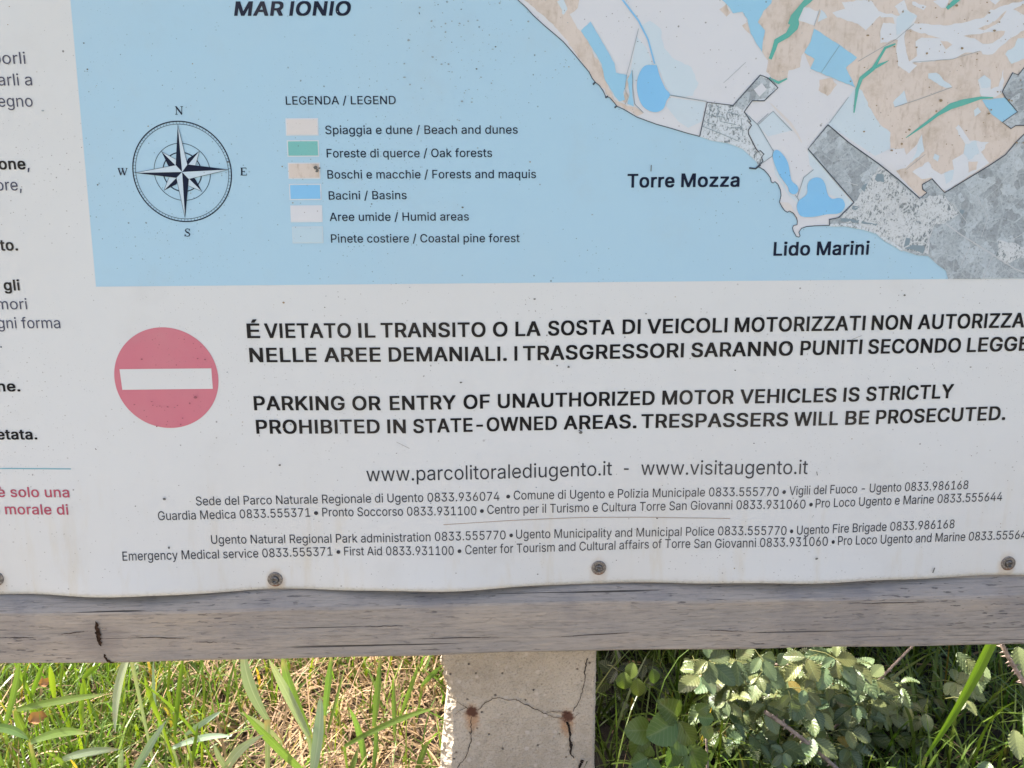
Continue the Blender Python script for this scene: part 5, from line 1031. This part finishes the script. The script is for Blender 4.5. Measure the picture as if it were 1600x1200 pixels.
def frame(d, n):
    d = d/np.linalg.norm(d); n = n-d*np.dot(n, d); n = n/(np.linalg.norm(n)+1e-9); return np.stack([d, np.cross(n, d), n])
class Foliage:
    def __init__(s): s.V, s.F, s.C, s.U, s.k = [], [], [], [], 0
    def leaf(s, pos, d, n, size, T=LT, tint=None):
        V = T[0].copy(); V[:, 2] *= random.uniform(.5, 2.2); V[:, 1] *= random.uniform(.8, 1.15); V = V@frame(np.array(d, float), np.array(n, float))*size+pos
        s.V.append(V); s.F.append(T[1]+s.k); s.U.append(T[2]); s.k += len(V)
        a = random.uniform(.7, 1.3) if tint is None else tint; y = random.uniform(-.12, .25)
        tc = [a*(1+y), a, a*(1-y), 1] if random.random() > .015 else [a*1.7, a*.95, a*.55, 1]
        s.C.append(np.tile(tc, (len(V), 1)))
    def twig(s, a, b, r):
        V, Fc = tube([a, (a+b)/2+np.array([0, 0, .1*np.linalg.norm(b-a)]), b], r, r*.7, 4, False)
        s.V.append(np.array(V)); s.F.append(np.array(Fc)+s.k); s.U.append(np.tile([.5, .5, 0], (len(V), 1))); s.k += len(V); s.C.append(np.tile([1.5, 1.15, .9, 1], (len(V), 1)))
    def compound(s, pos, d, n, size, k=3, T=LT, tint=None):
        d = np.array(d, float)/np.linalg.norm(d); fr = frame(d, np.array(n, float))
        s.twig(pos-d*size*random.uniform(.6, 1.3)-np.array([0, 0, size*.5]), pos+d*.22*size, .0008)
        for a in ([0, 68, -68] if k == 3 else [0, 52, -52, 112, -112]):
            a += random.uniform(-10, 10); r = math.radians(a); dd = fr[0]*math.cos(r)+fr[1]*math.sin(r)-np.array([0, 0, random.uniform(.0, .45)])
            st = .22*size if a > -15 and a < 15 else .05*size
            s.leaf(pos+dd*st, dd, fr[2]+np.array([random.gauss(0, .25), random.gauss(0, .25), random.gauss(0, .1)]), size*(1 if abs(a) < 20 else .85 if abs(a) < 90 else .65), T, tint)
    def build(s, name, mat, parent, base): return mesh_obj(name, np.concatenate(s.V), np.concatenate(s.F), mat, parent, base, None, True, np.concatenate(s.C), np.concatenate(s.U))
def tube(pts, r0, r1, seg=7, thorns=True):
    pts = np.array(pts, float); n = len(pts); V, Fc = [], []
    for i in range(n):
        d = pts[min(i+1, n-1)]-pts[max(i-1, 0)]; fr = frame(d, np.array([.3, .2, 1.0])); r = r0+(r1-r0)*i/(n-1)
        for k in range(seg): a = 2*math.pi*k/seg; V.append(pts[i]+(fr[1]*math.cos(a)+fr[2]*math.sin(a))*r)
    for i in range(n-1):
        for k in range(seg): Fc.append([i*seg+k, i*seg+(k+1) % seg, (i+1)*seg+(k+1) % seg, (i+1)*seg+k])
    if thorns:
        for i in range(2, n-1):
            d = pts[i+1]-pts[i-1]; fr = frame(d, np.array([random.gauss(0, 1), random.gauss(0, 1), random.gauss(0, 1)])); r = r0+(r1-r0)*i/(n-1); k = len(V)
            p_ = pts[i]+fr[2]*r*.8
            V += [p_-fr[0]*r*.7, p_+fr[0]*r*.7, p_+fr[1]*r*.35, p_+fr[2]*r*2.2-fr[0]*r*.8]; Fc += [[k, k+1, k+3], [k+1, k+2, k+3], [k+2, k, k+3]]
    return V, Fc
def bez(a, b, c, n=16): return [(1-t)**2*np.array(a)+2*t*(1-t)*np.array(b)+t*t*np.array(c) for t in np.linspace(0, 1, n)]

bb = np.array([.42, .55, GZ])
bush = empty('bramble_bush', tuple(bb), 'sunlit bramble bush with toothed pleated grey green leaves to the right of the concrete post', 'bush')
fo = Foliage(); canesV, canesF = [], []
def add_cane(pts, r0, r1, thorns=True):
    V, Fc = tube(pts, r0, r1, thorns=thorns); mesh_obj('cane', V, Fc, M['cane'], bush, bb, None, True)
# canes that show in the gap below the rail
add_cane(bez(at(1195, 1112, .13), at(1255, 1150, .12), at(1330, 1222, .10), 24), .0034, .0030)
add_cane(bez(at(1562, 1000, .08), at(1578, 1035, .07), at(1612, 1085, .07), 22), .0034, .003)
add_cane(bez(at(1210, 1038, .16), at(1265, 1042, .14), at(1320, 1036, .14)), .0022, .0016)
add_cane(bez(at(1300, 1142, .24), at(1350, 1085, .26), at(1450, 985, .3)), .0028, .0020)
add_cane(bez(at(1105, 1222, .14), at(1106, 1160, .14), at(1100, 1120, .16)), .0024, .0018, False)
for k_ in range(12):                          # the arching canes inside the bush
    a = np.array([random.uniform(.25, .8), random.uniform(.6, 1.0), GZ]); c_ = a+np.array([random.uniform(-.35, .3), random.uniform(-.15, .2), random.uniform(.2, .45)])
    m_ = (a+c_)/2+np.array([0, 0, .28]); q = bez(a, m_, c_, 14); add_cane(q, .0042, .002)
    for j in range(3, 14):
        d = np.array([random.gauss(0, 1), random.gauss(0, 1), random.uniform(-.2, .5)])
        fo.compound(q[j]+d*.02, d, (random.gauss(0, .4), random.gauss(0, .4), 1), random.uniform(.045, .065), random.choice((3, 5)))
# unseen leaf masses added to block sun: (centre, half sizes, count, leaf size)
def cloud(c, r, n, size, up=(-.25, -.35, 1.0)):
    for _ in range(n):
        p_ = np.array(c)+np.array(r)*np.clip(np.array([random.gauss(0, .5) for _ in range(3)]), -1, 1)
        p_[2] = max(p_[2], GZ+.02)
        d = np.array([random.gauss(0, 1), random.gauss(-.3, 1), random.gauss(-.15, .4)])
        fo.compound(p_, d, np.array(up)+np.array([random.gauss(0, .35), random.gauss(0, .35), random.gauss(0, .2)]), random.uniform(.75, 1.2)*size, 3 if random.random() < .6 else 5)
cloud((.30, .72, .60), (.24, .22, .16), 130, .06)
cloud((-.12, .57, .53), (.20, .15, .08), 290, .05)
cloud((.10, .62, .52), (.14, .2, .12), 130, .05)
cloud((.75, .68, .52), (.30, .24, .18), 110, .06)
cloud((.50, .86, .34), (.50, .16, .24), 300, .052)
cloud((.20, .74, .26), (.12, .14, .2), 70, .05)
cloud((.95, .8, .55), (.3, .25, .3), 120, .055)
cloud((.22, .58, .66), (.28, .15, .08), 210, .055)
cloud((.55, .62, .66), (.3, .2, .1), 120, .055)
cloud((.72, .45, .48), (.24, .12, .05), 60, .055)
# leaves seen in the light below the rail
vis = [(1118, 1036), (1150, 1030), (1085, 1034), (1135, 1055), (1125, 1075), (1165, 1060), (1185, 1045), (1112, 1092), (1150, 1085), (1175, 1090), (1200, 1062), (1215, 1040), (1240, 1030), (1225, 1060), (1250, 1050), (1160, 1115), (1145, 1130), (1190, 1110), (1210, 1090), (1235, 1085), (1180, 1140), (1205, 1150), (1230, 1150), (1250, 1165), (1290, 1040), (1310, 1030), (1335, 1045), (1300, 1065), (1270, 1030), (1225, 1175), (1300, 1155), (1315, 1180), (1265, 1195), (1210, 1190), (1120, 1140), (1140, 1165), (1160, 1180), (1340, 1100), (1350, 1115), (1275, 1065), (1135, 1040), (1260, 1080)]
for (px, py) in vis+[(a+random.uniform(-22, 22), b+random.uniform(-18, 22)) for a, b in vis]+[(random.uniform(1060, 1330), random.uniform(1020, 1110)) for _ in range(16)]+[(1250+abs(random.gauss(0, 110)), random.uniform(1020, 1200)) for _ in range(38)]:
    y_ = random.uniform(.10, .26)+(.10*min(1.0, max(0.0, (px-1300)/80)))
    fo.compound(at(px, py, y_), (random.gauss(.2, .8), random.gauss(-.6, .5), random.uniform(-.5, .1)), (random.gauss(-.35, .3), random.gauss(-.45, .35), 1), random.uniform(.023, .047), random.choice((3, 3, 5)))
for (px, py, y_) in ((1510, 1030, .1), (1540, 1040, .1), (1525, 1045, .12), (1495, 1020, .12), (1585, 1140, .1), (1600, 1125, .1), (1545, 1190, .12), (1590, 1010, .1)):
    fo.leaf(at(px, py, y_), (random.gauss(0, .6), -.5, -.7), (-.35, -.8, .7), random.uniform(.036, .046))
for _ in range(55):                           # leaves deep in the hollow beside the post, its shade darkened into their tint
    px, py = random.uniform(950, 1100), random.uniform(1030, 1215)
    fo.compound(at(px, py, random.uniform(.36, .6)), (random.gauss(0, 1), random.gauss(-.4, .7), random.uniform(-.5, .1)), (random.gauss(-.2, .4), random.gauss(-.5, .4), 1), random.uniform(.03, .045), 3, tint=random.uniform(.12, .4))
for _ in range(95):                           # lower leaves in the shade
    px, py = random.uniform(1090, 1420), random.uniform(1060, 1215)
    fo.compound(at(px, py, random.uniform(.24, .42)), (random.gauss(0, 1), random.gauss(-.4, .7), random.uniform(-.5, .1)), (random.gauss(-.2, .4), random.gauss(-.5, .4), 1), random.uniform(.028, .042), 3)
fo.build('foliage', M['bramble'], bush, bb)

# young shoot with broad rounded leaves in the shade beside the post
yb = at(1040, 1230, .15); yb[2] = GZ
young = empty('bramble_shoot', tuple(yb), 'young bramble shoot with broad rounded green leaves in shade beside the concrete post', 'plant')
fy = Foliage()
for (px, py, dx, dz, s_, y_) in ((1060, 1120, -.75, .75, .056, .11), (1058, 1127, -.95, -.35, .062, .10), (1060, 1127, .55, -.85, .05, .10), (1020, 1140, -1, .15, .056, .11), (1045, 1145, .7, -.55, .052, .12), (1010, 1145, -.5, -.7, .05, .13), (1075, 1160, .3, -.8, .06, .13), (1012, 1182, .1, .8, .026, .10), (1012, 1184, -.9, -.2, .032, .10), (1014, 1186, .6, -.7, .030, .10), (1010, 1195, -.6, -.5, .036, .10), (1060, 1160, -.4, -.9, .05, .14), (1088, 1112, .5, .5, .026, .09), (1090, 1120, .9, .0, .028, .09), (1100, 1130, .3, -.8, .03, .09), (975, 1050, .0, -1, .034, .2), (995, 1060, .1, -1, .036, .22), (990, 1035, -.3, -1, .034, .22), (1020, 1045, .1, -1, .03, .24)):
    fy.leaf(at(px, py, y_), (dx, -.25, dz), (random.gauss(-.1, .15), -1, random.uniform(.35, .8)), s_*.84, LT2, random.uniform(.85, 1.15))
fy.build('foliage', M['young'], young, yb)
for a, b in (((1035, 1230), (1060, 1122)), ((1030, 1230), (1022, 1142)), ((1020, 1230), (1012, 1184)), ((1080, 1230), (1075, 1160)), ((1050, 1230), (1092, 1116))):
    p0, p1 = at(*a, .15), at(*b, .11); V, Fc = tube(bez(p0, (p0+p1)/2+np.array([.006, .01, 0]), p1, 10), .0016, .0011, thorns=False); mesh_obj('stem', V, Fc, M['young'], young, yb, None, True, np.ones((len(V), 4)))

# thin grasses growing up through the bramble, tint darkened to stand in for shade
uV = []
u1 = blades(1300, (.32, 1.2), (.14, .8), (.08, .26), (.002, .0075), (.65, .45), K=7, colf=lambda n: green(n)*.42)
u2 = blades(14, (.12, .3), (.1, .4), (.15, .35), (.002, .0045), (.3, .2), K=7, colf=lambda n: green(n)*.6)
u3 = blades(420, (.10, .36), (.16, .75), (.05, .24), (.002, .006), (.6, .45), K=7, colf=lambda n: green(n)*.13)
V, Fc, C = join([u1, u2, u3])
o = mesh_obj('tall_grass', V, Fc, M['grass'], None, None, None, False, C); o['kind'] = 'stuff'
